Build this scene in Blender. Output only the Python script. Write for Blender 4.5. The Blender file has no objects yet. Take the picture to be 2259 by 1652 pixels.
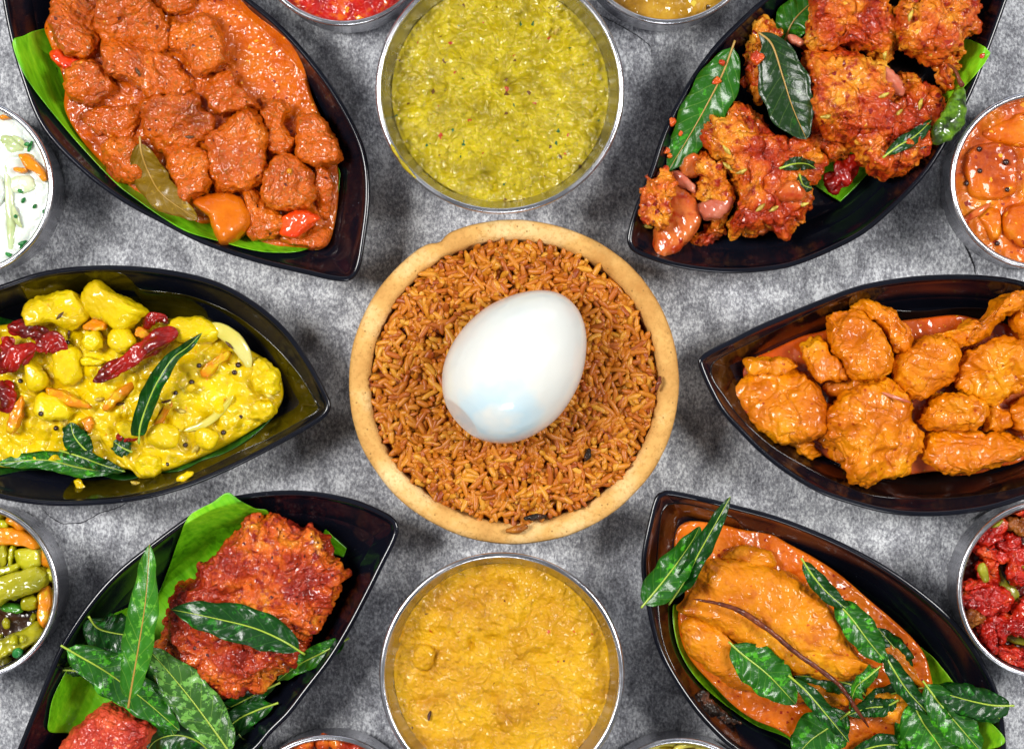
import bpy, math, random, zlib
import numpy as np
from mathutils import Vector

# ------------------------------------------------------------------ scene, camera, light
sc = bpy.context.scene
COL = sc.collection
S = 0.00017           # metres per unit of the traced layout at table height
H = 0.85              # camera height
CX, CY = 1129.5, 826.0

cam_d = bpy.data.cameras.new('camera'); cam = bpy.data.objects.new('camera', cam_d)
COL.objects.link(cam); cam.location = (0, 0, H)
cam_d.sensor_width = 36.0; cam_d.lens = 36.0 * H / (2259 * S)
cam_d.clip_start = 0.01; cam_d.clip_end = 50
sc.camera = cam

w = bpy.data.worlds.new('World'); sc.world = w; w.use_nodes = True
bg = w.node_tree.nodes['Background']
bg.inputs[0].default_value = (0.90, 0.93, 1.0, 1); bg.inputs[1].default_value = 0.17

def area(name, loc, target, sx, sy, power, col=(1, 1, 1)):
    d = bpy.data.lights.new(name, 'AREA'); d.shape = 'RECTANGLE'; d.size = sx; d.size_y = sy
    d.energy = power; d.color = col
    o = bpy.data.objects.new(name, d); COL.objects.link(o); o.location = loc
    o.rotation_euler = (Vector(target) - Vector(loc)).to_track_quat('-Z', 'Y').to_euler()
    return o
area('softbox_left', (-0.62, 0.16, 0.85), (0, 0, 0), 0.28, 0.36, 11.8, (1.0, 0.98, 0.95))
area('softbox_right', (0.66, 0.14, 0.80), (0, 0, 0), 0.26, 0.34, 9.0, (1.0, 0.98, 0.95))
area('softbox_front', (0.05, -0.95, 0.80), (0, 0, 0), 0.3, 0.2, 2.6, (0.95, 0.97, 1.0))

area('window_back', (0.15, 1.15, 0.38), (0, 0, 0), 1.3, 0.42, 2.2, (0.82, 0.88, 1.0))

sc.view_settings.view_transform = 'Standard'; sc.view_settings.look = 'None'
sc.view_settings.exposure = 0.0; sc.view_settings.gamma = 1.0
sc.render.resolution_x = 1024; sc.render.resolution_y = 748
sc.cycles.max_bounces = 6; sc.cycles.diffuse_bounces = 3; sc.cycles.glossy_bounces = 4
sc.cycles.transmission_bounces = 4

rng = np.random.default_rng(7); random.seed(7)

# ------------------------------------------------------------------ noise
_perm = rng.permutation(256).astype(np.int64); _perm = np.concatenate([_perm, _perm, _perm])
_g = rng.normal(size=(256, 3)); _g /= np.linalg.norm(_g, axis=1)[:, None]
def perlin(p):
    i = np.floor(p).astype(np.int64); f = p - i; u = f*f*f*(f*(f*6-15)+10); i &= 255
    out = np.zeros(len(p))
    for dx in (0, 1):
        for dy in (0, 1):
            for dz in (0, 1):
                h = _perm[_perm[_perm[(i[:, 0]+dx) & 255] + ((i[:, 1]+dy) & 255)] + ((i[:, 2]+dz) & 255)]
                d = f - np.array([dx, dy, dz]); n = (_g[h]*d).sum(1)
                wgt = (u[:, 0] if dx else 1-u[:, 0])*(u[:, 1] if dy else 1-u[:, 1])*(u[:, 2] if dz else 1-u[:, 2])
                out += n*wgt
    return out * 1.5
def fbm(p, octv=3, gain=0.5):
    a = 1.0; s = np.zeros(len(p)); t = 0
    for k in range(octv):
        s += a*perlin(p*(2.03**k) + 17.3*k); t += a; a *= gain
    return s/t
def worley(p):
    i = np.floor(p).astype(np.int64); best = np.full(len(p), 9.0)
    for dx in (-1, 0, 1):
        for dy in (-1, 0, 1):
            for dz in (-1, 0, 1):
                c = i + np.array([dx, dy, dz]); cc = c & 255
                h = _perm[_perm[_perm[cc[:, 0]] + cc[:, 1]] + cc[:, 2]]
                q = c + 0.5 + 0.42*_g[h]
                best = np.minimum(best, ((p-q)**2).sum(1))
    return np.sqrt(best)

# ------------------------------------------------------------------ traced layout -> table coordinates
def TR(ox, oy, k): return lambda p: (ox + p[0]*k, oy + p[1]*k) + tuple(p[2:])
VA = TR(0, 0, .3760); VD = TR(1355.4, 0, .4); VB = TR(0, 536.5, .3760); VE = TR(1468.3, 564.7, .3760)
VC = TR(0, 1044.8, .4); VF = TR(1355.4, 1044.8, .4)
VR = TR(0, 197.7, .2564); VV = TR(0, 1073.0, .2735); VO = TR(2033.0, 169.4, .2735); VK = TR(2033.0, 1073.0, .2735)
VM = TR(734.2, 451.8, .4616)
ID = lambda p: tuple(p)
def P(px, py, z):
    k = S*(H - z)/H
    return np.array([(px-CX)*k, (CY-py)*k, z])
def PP(pts, z):
    a = np.asarray([q[:2] for q in pts], float); k = S*(H-z)/H
    return np.stack([(a[:, 0]-CX)*k, (CY-a[:, 1])*k], 1)

def closed_spline(pts, n, smooth=True):
    a = np.asarray(pts, float); m = len(a)
    if smooth:
        out = []; t = np.linspace(0, 1, 12, endpoint=False)[:, None]
        for i in range(m):
            p0, p1, p2, p3 = a[i-1], a[i], a[(i+1) % m], a[(i+2) % m]
            out.append(0.5*((2*p1)+(-p0+p2)*t+(2*p0-5*p1+4*p2-p3)*t*t+(-p0+3*p1-3*p2+p3)*t**3))
        a = np.concatenate(out)
    b = np.vstack([a, a[:1]]); d = np.r_[0, np.cumsum(np.linalg.norm(np.diff(b, axis=0), axis=1))]
    s = np.linspace(0, d[-1], n, endpoint=False)
    return np.stack([np.interp(s, d, b[:, k]) for k in range(b.shape[1])], 1)
def open_spline(pts, n):
    a = np.asarray(pts, float); m = len(a); a = np.vstack([2*a[0]-a[1], a, 2*a[-1]-a[-2]])
    out = []; t = np.linspace(0, 1, 12, endpoint=False)[:, None]
    for i in range(1, m):
        p0, p1, p2, p3 = a[i-1], a[i], a[i+1], a[i+2]
        out.append(0.5*((2*p1)+(-p0+p2)*t+(2*p0-5*p1+4*p2-p3)*t*t+(-p0+3*p1-3*p2+p3)*t**3))
    b = np.vstack(out+[a[m:m+1]]); d = np.r_[0, np.cumsum(np.linalg.norm(np.diff(b, axis=0), axis=1))]
    s = np.linspace(0, d[-1], n)
    return np.stack([np.interp(s, d, b[:, k]) for k in range(b.shape[1])], 1)

# ------------------------------------------------------------------ mesh making
def mesh_from(name, V, F, mat, attr=None, smooth=True):
    me = bpy.data.meshes.new(name)
    V = np.asarray(V, np.float32)
    tri = [f for f in F if f.shape[1] == 3]; quad = [f for f in F if f.shape[1] == 4]
    loops = np.concatenate([f.ravel() for f in tri+quad]).astype(np.int32)
    sizes = np.concatenate([np.full(len(f), f.shape[1], np.int32) for f in tri+quad])
    starts = np.r_[0, np.cumsum(sizes)[:-1]].astype(np.int32)
    me.vertices.add(len(V)); me.vertices.foreach_set('co', V.ravel())
    me.loops.add(len(loops)); me.loops.foreach_set('vertex_index', loops)
    me.polygons.add(len(sizes)); me.polygons.foreach_set('loop_start', starts)
    me.update(calc_edges=True); me.validate()
    me.polygons.foreach_set('use_smooth', np.full(len(me.polygons), smooth)); me.update()
    if attr:
        for k, a in attr.items():
            a = np.asarray(a, np.float32)
            if a.ndim == 1:
                t = me.attributes.new(k, 'FLOAT', 'POINT'); t.data.foreach_set('value', a)
            else:
                t = me.attributes.new(k, 'FLOAT_VECTOR', 'POINT'); t.data.foreach_set('vector', a.ravel())
    if mat: me.materials.append(mat)
    return me
def world_loc(o):
    v = Vector(o.location)
    while o.parent: o = o.parent; v = v + Vector(o.location)
    return v
def put(name, V, F, mat, parent=None, attr=None, smooth=True, origin=None, label=None, cat=None, group=None, kind=None):
    V = np.asarray(V, float)
    if origin is None: origin = np.array([V[:, 0].mean(), V[:, 1].mean(), V[:, 2].min()])
    me = mesh_from(name, V-origin, F, mat, attr, smooth)
    o = bpy.data.objects.new(name, me); COL.objects.link(o)
    loc = Vector(origin)
    if parent: o.parent = parent; loc = loc - world_loc(parent)
    o.location = loc
    tag(o, label, cat, group, kind)
    return o
def tag(o, label=None, cat=None, group=None, kind=None):
    if label: o['label'] = label
    if cat: o['category'] = cat
    if group: o['group'] = group
    if kind: o['kind'] = kind
def thing(name, loc, label, cat, group=None):
    o = bpy.data.objects.new(name, None); COL.objects.link(o); o.location = loc; o.empty_display_size = .01
    tag(o, label, cat, group); return o
def ringfaces(R, N, off=0):
    i = np.arange(R-1)[:, None]*N; j = np.arange(N)[None, :]; k = (j+1) % N
    return (off + np.stack([i+j, i+N+j, i+N+k, i+k], -1)).reshape(-1, 4)
def fan(center, ring0, N, flip=False):
    j = np.arange(N); k = (j+1) % N
    f = np.stack([np.full(N, center), ring0+j, ring0+k], -1)
    return f[:, ::-1] if flip else f
def ringsurf(rings, c0=None, c1=None):
    """rings (R,N,3) from top centre outwards/downwards, with end centres"""
    R, N, _ = rings.shape; V = rings.reshape(-1, 3); F = [ringfaces(R, N)]
    if c0 is not None: V = np.vstack([V, c0]); F.append(fan(len(V)-1, 0, N))
    if c1 is not None: V = np.vstack([V, c1]); F.append(fan(len(V)-1, (R-1)*N, N, True))
    return V, F
def normals_of(V, F):
    n = np.zeros_like(V)
    for f in F:
        a = V[f[:, 0]]; b = V[f[:, 1]]; c = V[f[:, 2]]; m = np.cross(b-a, c-a)
        if f.shape[1] == 4: m += np.cross(c-a, V[f[:, 3]]-a)
        for k in range(f.shape[1]): np.add.at(n, f[:, k], m)
    l = np.linalg.norm(n, axis=1)[:, None]; l[l == 0] = 1
    return n/l
def gridfaces(R, N, off=0):
    i = np.arange(R-1)[:, None]*N; j = np.arange(N-1)[None, :]
    return (off + np.stack([i+j, i+N+j, i+N+j+1, i+j+1], -1)).reshape(-1, 4)

# ------------------------------------------------------------------ materials
def srgb(h):
    if isinstance(h, str):
        h = h.lstrip('#'); c = [int(h[i:i+2], 16)/255 for i in (0, 2, 4)]
    else: c = h
    return tuple(((v+.055)/1.055)**2.4 if v > .04045 else v/12.92 for v in c) + (1,)
class NT:
    def __init__(s, name):
        s.m = bpy.data.materials.new(name); s.m.use_nodes = True; s.t = s.m.node_tree
        s.b = s.t.nodes['Principled BSDF']; s.geo = s.n('ShaderNodeNewGeometry'); s.pos = s.geo.outputs['Position']
    def n(s, typ, **kw):
        x = s.t.nodes.new(typ)
        for k, v in kw.items(): setattr(x, k, v)
        return x
    def l(s, a, b): s.t.links.new(a, b)
    def set(s, **kw):
        for k, v in kw.items():
            k = k.replace('_', ' ')
            if k == 'SSS':
                s.b.inputs['Subsurface Weight'].default_value = v[0]; s.b.inputs['Subsurface Scale'].default_value = v[1]
                s.b.inputs['Subsurface Radius'].default_value = v[2]
            else: s.b.inputs[k].default_value = v
    def noise(s, scale, detail=4, rough=.55, vec=None, dist=0.0, out=0):
        x = s.n('ShaderNodeTexNoise'); x.inputs['Scale'].default_value = scale; x.inputs['Detail'].default_value = detail
        x.inputs['Roughness'].default_value = rough; x.inputs['Distortion'].default_value = dist
        s.l(vec if vec else s.pos, x.inputs['Vector']); return x.outputs[out]
    def vor(s, scale, out='Distance', vec=None, feature='F1'):
        x = s.n('ShaderNodeTexVoronoi', feature=feature); x.inputs['Scale'].default_value = scale
        s.l(vec if vec else s.pos, x.inputs['Vector']); return x.outputs[out]
    def ramp(s, fac, stops, interp='LINEAR'):
        x = s.n('ShaderNodeValToRGB'); r = x.color_ramp; r.interpolation = interp
        while len(r.elements) < len(stops): r.elements.new(.5)
        for e, (p, c) in zip(r.elements, stops):
            e.position = p; e.color = c if isinstance(c, tuple) and len(c) == 4 else ((c, c, c, 1) if isinstance(c, (int, float)) else srgb(c))
        s.l(fac, x.inputs[0]); return x.outputs[0]
    def mix(s, fac, a, b, mode='MIX'):
        x = s.n('ShaderNodeMix', data_type='RGBA', blend_type=mode)
        for inp, v in ((x.inputs[0], fac), (x.inputs[6], a), (x.inputs[7], b)):
            if hasattr(v, 'is_output'): s.l(v, inp)
            elif isinstance(v, (int, float)): inp.default_value = v
            else: inp.default_value = v if isinstance(v, tuple) else srgb(v)
        return x.outputs[2]
    def math(s, op, a, b=0.0, c=None):
        x = s.n('ShaderNodeMath', operation=op)
        for inp, v in zip(x.inputs, (a, b, c)):
            if v is None: continue
            if hasattr(v, 'is_output'): s.l(v, inp)
            else: inp.default_value = v
        return x.outputs[0]
    def bump(s, h, strength, dist, prev=None):
        x = s.n('ShaderNodeBump'); x.inputs['Strength'].default_value = strength; x.inputs['Distance'].default_value = dist
        s.l(h, x.inputs['Height'])
        if prev: s.l(prev, x.inputs['Normal'])
        s.l(x.outputs[0], s.b.inputs['Normal']); return x.outputs[0]
    def color(s, c): s.l(c, s.b.inputs['Base Color'])

def food(name, cols, cscale=90, rough=(.18, .5), bump=.5, bscale=900, bdist=.0006, specks=(), sss=0.0, coat=0.0, grain=None):
    """wet food: a noise colour ramp, small flecks, fine wet relief"""
    m = NT(name)
    n = m.noise(cscale, 5, .62)
    st = [(0.30 + .40*i/(len(cols)-1), srgb(c)) for i, c in enumerate(cols)]
    c = m.ramp(n, st)
    if grain:
        g = m.noise(grain[1], 3, .6)
        c = m.mix(m.ramp(g, [(.52, 0.0), (.66, 1.0)]), c, grain[0])
    for sc_, col, th in specks:
        v = m.n('ShaderNodeTexVoronoi'); v.inputs['Scale'].default_value = sc_; v.inputs['Randomness'].default_value = 1
        wv = m.n('ShaderNodeVectorMath', operation='ADD'); wn = m.n('ShaderNodeTexNoise'); wn.inputs['Scale'].default_value = sc_*2.2
        m.l(m.pos, wn.inputs['Vector']); sm = m.n('ShaderNodeVectorMath', operation='SCALE'); sm.inputs['Scale'].default_value = .7/sc_
        m.l(wn.outputs['Color'], sm.inputs[0]); m.l(m.pos, wv.inputs[0]); m.l(sm.outputs[0], wv.inputs[1]); m.l(wv.outputs[0], v.inputs['Vector'])
        sep = m.n('ShaderNodeSeparateColor'); m.l(v.outputs['Color'], sep.inputs[0])
        size = m.math('MULTIPLY', sep.outputs[0], th)
        fac = m.math('LESS_THAN', v.outputs['Distance'], size)
        gate = m.math('GREATER_THAN', sep.outputs[1], .62)
        c = m.mix(m.math('MULTIPLY', fac, gate), c, col)
    m.color(c)
    rn = m.noise(cscale*2.2, 3, .5)
    m.l(m.ramp(rn, [(.35, rough[0]+.14), (.65, rough[1]+.16)]), m.b.inputs['Roughness'])
    b1 = m.bump(m.noise(bscale, 4, .6), bump, bdist)
    cb = m.n('ShaderNodeBump'); cb.inputs['Strength'].default_value = min(1, .35+bump*.8); cb.inputs['Distance'].default_value = .0016
    m.l(m.noise(bscale*.42, 1.5, .45), cb.inputs['Height'])
    b2 = m.bump(m.noise(bscale*.40, 2, .5), bump, bdist*2.2, b1); m.l(cb.outputs[0], m.b.inputs['Coat Normal'])
    m.set(Specular_IOR_Level=.22, Coat_Weight=min(1, .4+coat), Coat_Roughness=.05)
    if sss: m.set(SSS=(sss, .004, (1, .35, .12)))
    return m.m

def plain(name, col, rough=.4, metal=0.0, **kw):
    m = NT(name); m.set(Base_Color=srgb(col) if isinstance(col, str) else col, Roughness=rough, Metallic=metal, **kw); return m

# ---- stone tabletop
m = NT('mottled_stone')
mp = m.n('ShaderNodeMapping'); mp.inputs['Scale'].default_value = (1.25, .8, 1); mp.inputs['Rotation'].default_value = (0, 0, .2)
m.l(m.pos, mp.inputs[0]); v = mp.outputs[0]
big = m.ramp(m.noise(19, 4, .65, v, .5), [(.24, .18), (.68, .95)])
mid = m.noise(120, 5, .7, v, .4); fine = m.noise(800, 4, .75, v)
mm = m.math('ADD', m.math('MULTIPLY', mid, .42), m.math('MULTIPLY', fine, .58))
dark = m.ramp(mm, [(.38, '#36363c'), (.50, '#707179'), (.60, '#b4b6be')])
lite = m.ramp(mm, [(.38, '#67686f'), (.49, '#acaeb4'), (.58, '#f0f2f4')])
c = m.mix(big, dark, lite)
sp = m.ramp(m.vor(240), [(.04, 1.0), (.10, 0.0)])
c = m.mix(m.math('MULTIPLY', sp, .6), c, '#c9cbd0')
m.color(c); m.set(Specular_IOR_Level=.35)
m.l(m.ramp(mid, [(.3, .42), (.7, .7)]), m.b.inputs['Roughness'])
m.bump(mm, .7, .0012)
M_TABLE = m.m
M_CRACK = plain('crack_dirt', '#26262b', .9).m

# ---- metals, melamine, clay
m = NT('brushed_steel'); m.set(Metallic=1.0, Base_Color=(.60, .60, .63, 1))
m.l(m.ramp(m.noise(60, 4, .6), [(.3, .16), (.7, .34)]), m.b.inputs['Roughness'])
mp = m.n('ShaderNodeMapping'); mp.inputs['Scale'].default_value = (1, 1, 14); m.l(m.pos, mp.inputs[0])
m.bump(m.noise(260, 3, .6, mp.outputs[0]), .14, .0006); M_STEEL = m.m
m = NT('black_melamine'); m.set(Specular_IOR_Level=.36, Coat_Weight=.15, Coat_Roughness=.07)
dust = m.ramp(m.vor(420), [(.03, 1.0), (.07, 0.0)]); gate = m.ramp(m.noise(45, 2), [(.52, 0.0), (.62, 1.0)])
m.color(m.mix(m.math('MULTIPLY', m.math('MULTIPLY', dust, gate), .55), m.ramp(m.noise(25), [(.35, '#080a12'), (.7, '#10121c')]), '#b7b7c4'))
m.l(m.ramp(m.noise(38, 4), [(.35, .13), (.7, .19)]), m.b.inputs['Roughness'])
m.bump(m.noise(1500, 2), .07, .0002); M_BLACK = m.m
m = NT('unglazed_clay')
c = m.ramp(m.noise(45, 5, .6), [(.30, '#b07c3c'), (.5, '#d0a05a'), (.70, '#e6c890')])
c = m.mix(m.math('MULTIPLY', m.ramp(m.noise(28, 4, .7), [(.58, 0.0), (.72, 1.0)]), .5), c, '#9a8a58')
c = m.mix(m.ramp(m.vor(330), [(.07, .8), (.15, 0.0)]), c, '#7a5a2c')
c = m.mix(m.ramp(m.noise(700, 4, .7), [(.50, 0.0), (.66, .6)]), c, '#a87c3c')
m.color(c); m.set(Roughness=.75, Specular_IOR_Level=.25); b1 = m.bump(m.noise(900, 4, .7), .4, .0006); m.bump(m.vor(330), .3, .0006, b1)
M_CLAY = m.m
m = NT('egg_white')
c = m.ramp(m.noise(30, 2, .4), [(.3, '#cdd2cf'), (.7, '#dcdad2')])
# the bluish tint where the yolk sits under a thin white: its own patch on the egg
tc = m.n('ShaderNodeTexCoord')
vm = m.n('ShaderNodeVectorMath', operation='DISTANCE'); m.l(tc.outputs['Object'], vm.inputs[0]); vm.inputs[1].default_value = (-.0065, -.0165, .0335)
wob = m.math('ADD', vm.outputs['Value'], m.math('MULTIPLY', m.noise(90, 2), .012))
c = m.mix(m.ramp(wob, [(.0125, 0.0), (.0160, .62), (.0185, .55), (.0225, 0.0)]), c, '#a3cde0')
m.color(c); m.set(Roughness=.2, Specular_IOR_Level=.55, SSS=(.15, .005, (.8, .7, .6)), Coat_Weight=.4, Coat_Roughness=.05)
b1 = m.bump(m.noise(70, 3), .22, .0018); m.bump(m.noise(700, 2), .05, .0004, b1); M_EGG = m.m

# ---- foods
M_MUTTON = food('mutton_in_gravy', ['#843400', '#b24a00', '#c45a02', '#d06c08'], 60, (.16, .34), .7, 900, .0008, [(420, '#d8902c', .2), (300, '#5a1c08', .25)], coat=.3, grain=('#985004', 700))
M_GRAVY = food('orange_gravy', ['#943800', '#b84e00', '#c45c00', '#cc6c00'], 60, (.10, .24), .55, 800, .0006, [(500, '#7c1c04', .32), (380, '#efa030', .25)], coat=.35)
M_POTATO_O = food('stained_potato', ['#b85200', '#cc6a00', '#d88810'], 40, (.2, .4), .2, 700, .0004, coat=.25)
M_PEPPER = food('red_pepper', ['#b01804', '#d83008', '#e8500c'], 60, (.15, .3), .2, 500, .0004, coat=.5)
M_GREENC = food('green_chutney', ['#7e6e00', '#a08c00', '#b29e00', '#beaa06'], 90, (.20, .34), .65, 800, .0008,
                [(170, '#a03010', .16), (210, '#14502c', .20), (260, '#5a3410', .22)], coat=.25, grain=('#948400', 420))
M_YELLOWC = food('yellow_curry', ['#aa7200', '#c08a00', '#ca9600', '#d2a004'], 70, (.20, .34), .75, 820, .0008,
                 [(190, '#b84010', .15), (240, '#5a2c0c', .13)], coat=.0)
M_REDC = food('red_curry', ['#6c0200', '#9c0802', '#b41404', '#c85010'], 110, (.12, .3), .5, 600, .0007, [(260, '#e89020', .34)], coat=.35, grain=('#c85808', 320))
M_SAMBAR = food('brown_sambar', ['#6c4806', '#8c6410', '#a87c1c', '#b89030'], 90, (.1, .25), .4, 500, .0006, [(300, '#c8b040', .3), (260, '#4c3008', .25)], coat=.4)
M_YOGURT = food('white_yogurt', ['#b4beb2', '#cdd4cb', '#d8dcd6'], 60, (.15, .3), .25, 400, .0005, sss=.15, coat=.3)
M_ORANGEB = food('orange_paneer_gravy', ['#8c2c00', '#bc5000', '#cc6c04', '#d88c10'], 60, (.2, .35), .6, 520, .0006, [(300, '#8c2404', .3), (320, '#e89820', .3)], coat=.1)
M_VEGY = food('yellow_vegetable_mash', ['#b48c00', '#caa800', '#d6b600', '#e0c40a'], 50, (.12, .3), .4, 650, .0006, [(300, '#d89010', .22), (420, '#e6d860', .28)], coat=.3, sss=.08)
M_POTATO_Y = food('turmeric_potato', ['#c4a200', '#d2b400', '#dcc204'], 35, (.18, .34), .22, 600, .0005, [(420, '#dca010', .22)], coat=.2, sss=.08)
M_CARROT = food('cooked_carrot', ['#c07c00', '#cc7800', '#d88000'], 90, (.2, .4), .4, 500, .0005, coat=.25, sss=.08, grain=('#c8a400', 170))
M_CHILLI = food('dried_red_chilli', ['#380402', '#600602', '#8c0c02', '#a81802'], 90, (.12, .3), .5, 520, .0006, coat=.2)
M_CHICKO = food('orange_chicken', ['#ac5000', '#ca6c00', '#d88000', '#e2980a'], 48, (.2, .36), .6, 480, .0008, [(420, '#a03c00', .25)], coat=.1, grain=('#bc6000', 150))
M_GRAVYO = food('thin_orange_gravy', ['#8c2c04', '#c04c08', '#d06818'], 45, (.06, .2), .15, 500, .0004, [(520, '#d8a020', .3)], coat=.5)
M_FILLET = food('fillet_in_gravy', ['#b05c00', '#c87200', '#d48204', '#de9810'], 45, (.25, .42), .6, 520, .0008, [(360, '#b84c08', .25)], coat=-.1, grain=('#b86004', 130))
M_GRAVYF = food('fish_curry_gravy', ['#b04c04', '#cc640c', '#d87820'], 60, (.08, .24), .3, 460, .0006, [(520, '#8c1c04', .34)], coat=.3, grain=('#b44c08', 240))
M_MASALA = food('masala_chicken', ['#7c1602', '#ac3404', '#c45808', '#d88418', '#e2a634'], 60, (.2, .38), .8, 640, .0010, [(300, '#7c0c02', .34), (230, '#e0a030', .22)], coat=.15, grain=('#942002', 220))
M_FRIED = food('red_fried_chicken', ['#541006', '#8c200a', '#a8340e', '#cc5c0c', '#dc8c20'], 52, (.18, .38), .8, 720, .0010, [(420, '#4c0c08', .3), (330, '#e07828', .25)], coat=.25, grain=('#84180c', 260))
M_FRIED2 = food('pinkish_fried_chicken', ['#8c1c14', '#b43420', '#cc4828', '#dc5c30'], 90, (.2, .4), .8, 900, .0009, [(420, '#e87c50', .3)], coat=.25)
M_ONION = food('glazed_onion', ['#983008', '#b85018', '#c4682c', '#b0441c'], 60, (.1, .25), .2, 300, .0006, [(300, '#8c1c04', .3)], coat=.5, sss=.1, grain=('#a83408', 160))
M_ONIONP = food('pink_onion', ['#a03c20', '#b86048', '#c88468'], 70, (.12, .25), .3, 300, .0005, coat=.5, sss=.15)
M_ONIONW = food('clear_onion', ['#b8ac38', '#c8bc58', '#d4cc80'], 40, (.12, .3), .15, 300, .0005, coat=.5, sss=.2)
M_OKRA = food('red_okra_fry', ['#600402', '#980c02', '#b82006', '#c44c10'], 110, (.16, .32), .8, 600, .0010, [(320, '#c86830', .26), (260, '#4c0206', .3)], coat=.35)
M_OKRAG = food('green_okra', ['#6c6c10', '#94901c', '#b0a83c'], 70, (.2, .35), .4, 500, .0006, coat=.3)
M_BEAN = food('olive_beans', ['#5c5c04', '#7e7c08', '#98920e', '#aca42a'], 50, (.16, .34), .35, 420, .0006, coat=.35)
M_CABBAGE = food('yellow_cabbage', ['#8c8c08', '#aca812', '#c4be3c'], 45, (.16, .32), .2, 300, .0005, coat=.4, sss=.1)
M_CUKE = food('pale_cucumber', ['#98a868', '#b4c090', '#ccd2b8'], 50, (.15, .3), .12, 300, .0004, coat=.4, sss=.2)
M_HERB = food('chopped_herb', ['#145020', '#1c7030', '#3c9040'], 200, (.2, .4), .2, 600, .0003)
M_CRUMB = food('masala_crumb', ['#8c1c04', '#c03c0c', '#d87018'], 160, (.15, .35), .6, 800, .0006, coat=.4)
M_REFLECTION_CHAR = food('reflection_char', ['#0c0806', '#241810', '#6c3410'], 190, (.3, .5), .8, 900, .0008)  # burnt shreds, and also the painted leaf reflection on the fillet plate
M_DARKBASE = food('dark_oil', ['#241002', '#3c2004', '#502c04'], 80, (.08, .2), .2, 400, .0004, coat=.5)
M_SEED = plain('mustard_seed_skin', '#2c100c', .22, Coat_Weight=.4).m
m = NT('fennel_skin'); m.color(m.ramp(m.noise(500, 2), [(.35, '#8c6c14'), (.65, '#cdb84c')])); m.set(Roughness=.35); M_FENNEL = m.m
M_CUMIN = plain('cumin_skin', '#4c2c08', .4).m
M_STEM = food('dry_stem', ['#2c0c04', '#5c2410', '#7c3c1c'], 150, (.25, .45), .5, 700, .0004)

def film(name, c1, c2):
    m = NT(name); m.color(m.ramp(m.noise(60, 4), [(.35, c1), (.65, c2)])); m.set(Specular_IOR_Level=.6, Coat_Weight=.6, Coat_Roughness=.06)
    m.l(m.ramp(m.noise(50, 3), [(.35, .08), (.7, .22)]), m.b.inputs['Roughness']); m.bump(m.noise(300, 2), .15, .0005); return m.m
M_FILM_OLIVE = film('olive_sauce_film', '#181602', '#3a3204')
M_FILM_BROWN = film('brown_sauce_film', '#0a0608', '#180c08')

# ---- leaves (attribute luv: x along 0..1, y across -1..1)
def leafmat(name, dark, light, vein, mottle=.5, rough=.16, edge=None):
    m = NT(name); at = m.n('ShaderNodeAttribute', attribute_name='luv'); sx = m.n('ShaderNodeSeparateXYZ'); m.l(at.outputs['Vector'], sx.inputs[0])
    ay = m.math('ABSOLUTE', sx.outputs[1]); ph = m.math('SUBTRACT', m.math('MULTIPLY', sx.outputs[0], 9.0), m.math('MULTIPLY', ay, 1.6))
    wv = m.n('ShaderNodeTexNoise'); wv.inputs['Scale'].default_value = 90; m.l(m.pos, wv.inputs['Vector'])
    ph = m.math('ADD', ph, m.math('MULTIPLY', wv.outputs[0], .5))
    fr = m.math('PINGPONG', ph, .5)
    vn = m.ramp(fr, [(.0, 1.0), (.05, 0.0)])
    c = m.ramp(m.noise(60, 4, .6), [(.3, srgb(dark)), (.75, srgb(dark)[:3] + (1,))])
    c = m.mix(m.ramp(m.noise(240, 5, .7), [(.50+.13*(1-mottle), 0.0), (.55+.13*(1-mottle), .9)]), srgb(dark), srgb(light))
    c = m.mix(m.math('MULTIPLY', m.noise(40, 2), .35), c, srgb(light))
    c = m.mix(m.math('MULTIPLY', vn, .28), c, srgb(vein))
    m.color(c); m.set(Roughness=rough+.16, Specular_IOR_Level=.4, Coat_Weight=.22, Coat_Roughness=.12)
    b1 = m.bump(m.noise(420, 3), .5, .0006); m.bump(fr, .35, .0008, b1); return m.m
M_LEAF = leafmat('curry_leaf_dark', '#042408', '#1c6c10', '#4c8c28', .45)
M_LEAF2 = leafmat('curry_leaf_bright', '#083c0c', '#48a018', '#7cb434', .62)
M_LEAF3 = leafmat('bay_leaf_dark', '#0c2408', '#1c4c0c', '#6c8c34', .3)
M_LEAF4 = leafmat('bay_leaf_green', '#184c08', '#388c10', '#8cac48', .4)
M_BAYBROWN = leafmat('bay_leaf_stewed', '#6c5204', '#94740c', '#a8841c', .4, .28)
M_RIB = plain('leaf_rib', '#9cb43c', .3).m
M_RIBY = plain('leaf_rib_tan', '#a8843c', .35).m
def banana(name, ang, c1='#2c6804', c2='#62b010', c3='#8cd020'):
    m = NT(name); mp = m.n('ShaderNodeMapping'); mp.inputs['Rotation'].default_value = (0, 0, ang); m.l(m.pos, mp.inputs[0])
    sc2 = m.n('ShaderNodeMapping'); sc2.inputs['Scale'].default_value = (1, .06, 1); m.l(mp.outputs[0], sc2.inputs[0])
    st = m.noise(500, 3, .6, sc2.outputs[0]); lo = m.noise(45, 3, .5, sc2.outputs[0])
    c = m.ramp(m.math('ADD', m.math('MULTIPLY', st, .45), m.math('MULTIPLY', lo, .55)), [(.34, c1), (.5, c2), (.68, c3)])
    m.color(c); m.set(Roughness=.32, Specular_IOR_Level=.45); m.bump(st, .3, .0006)
    m.l(m.ramp(m.noise(60), [(.3, .22), (.7, .42)]), m.b.inputs['Roughness']); return m.m
M_BANANA_EDGE = plain('banana_leaf_edge', '#c8c080', .5).m

# ------------------------------------------------------------------ shape builders
def seedoff(): return rng.uniform(-40, 40, 3)

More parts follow.
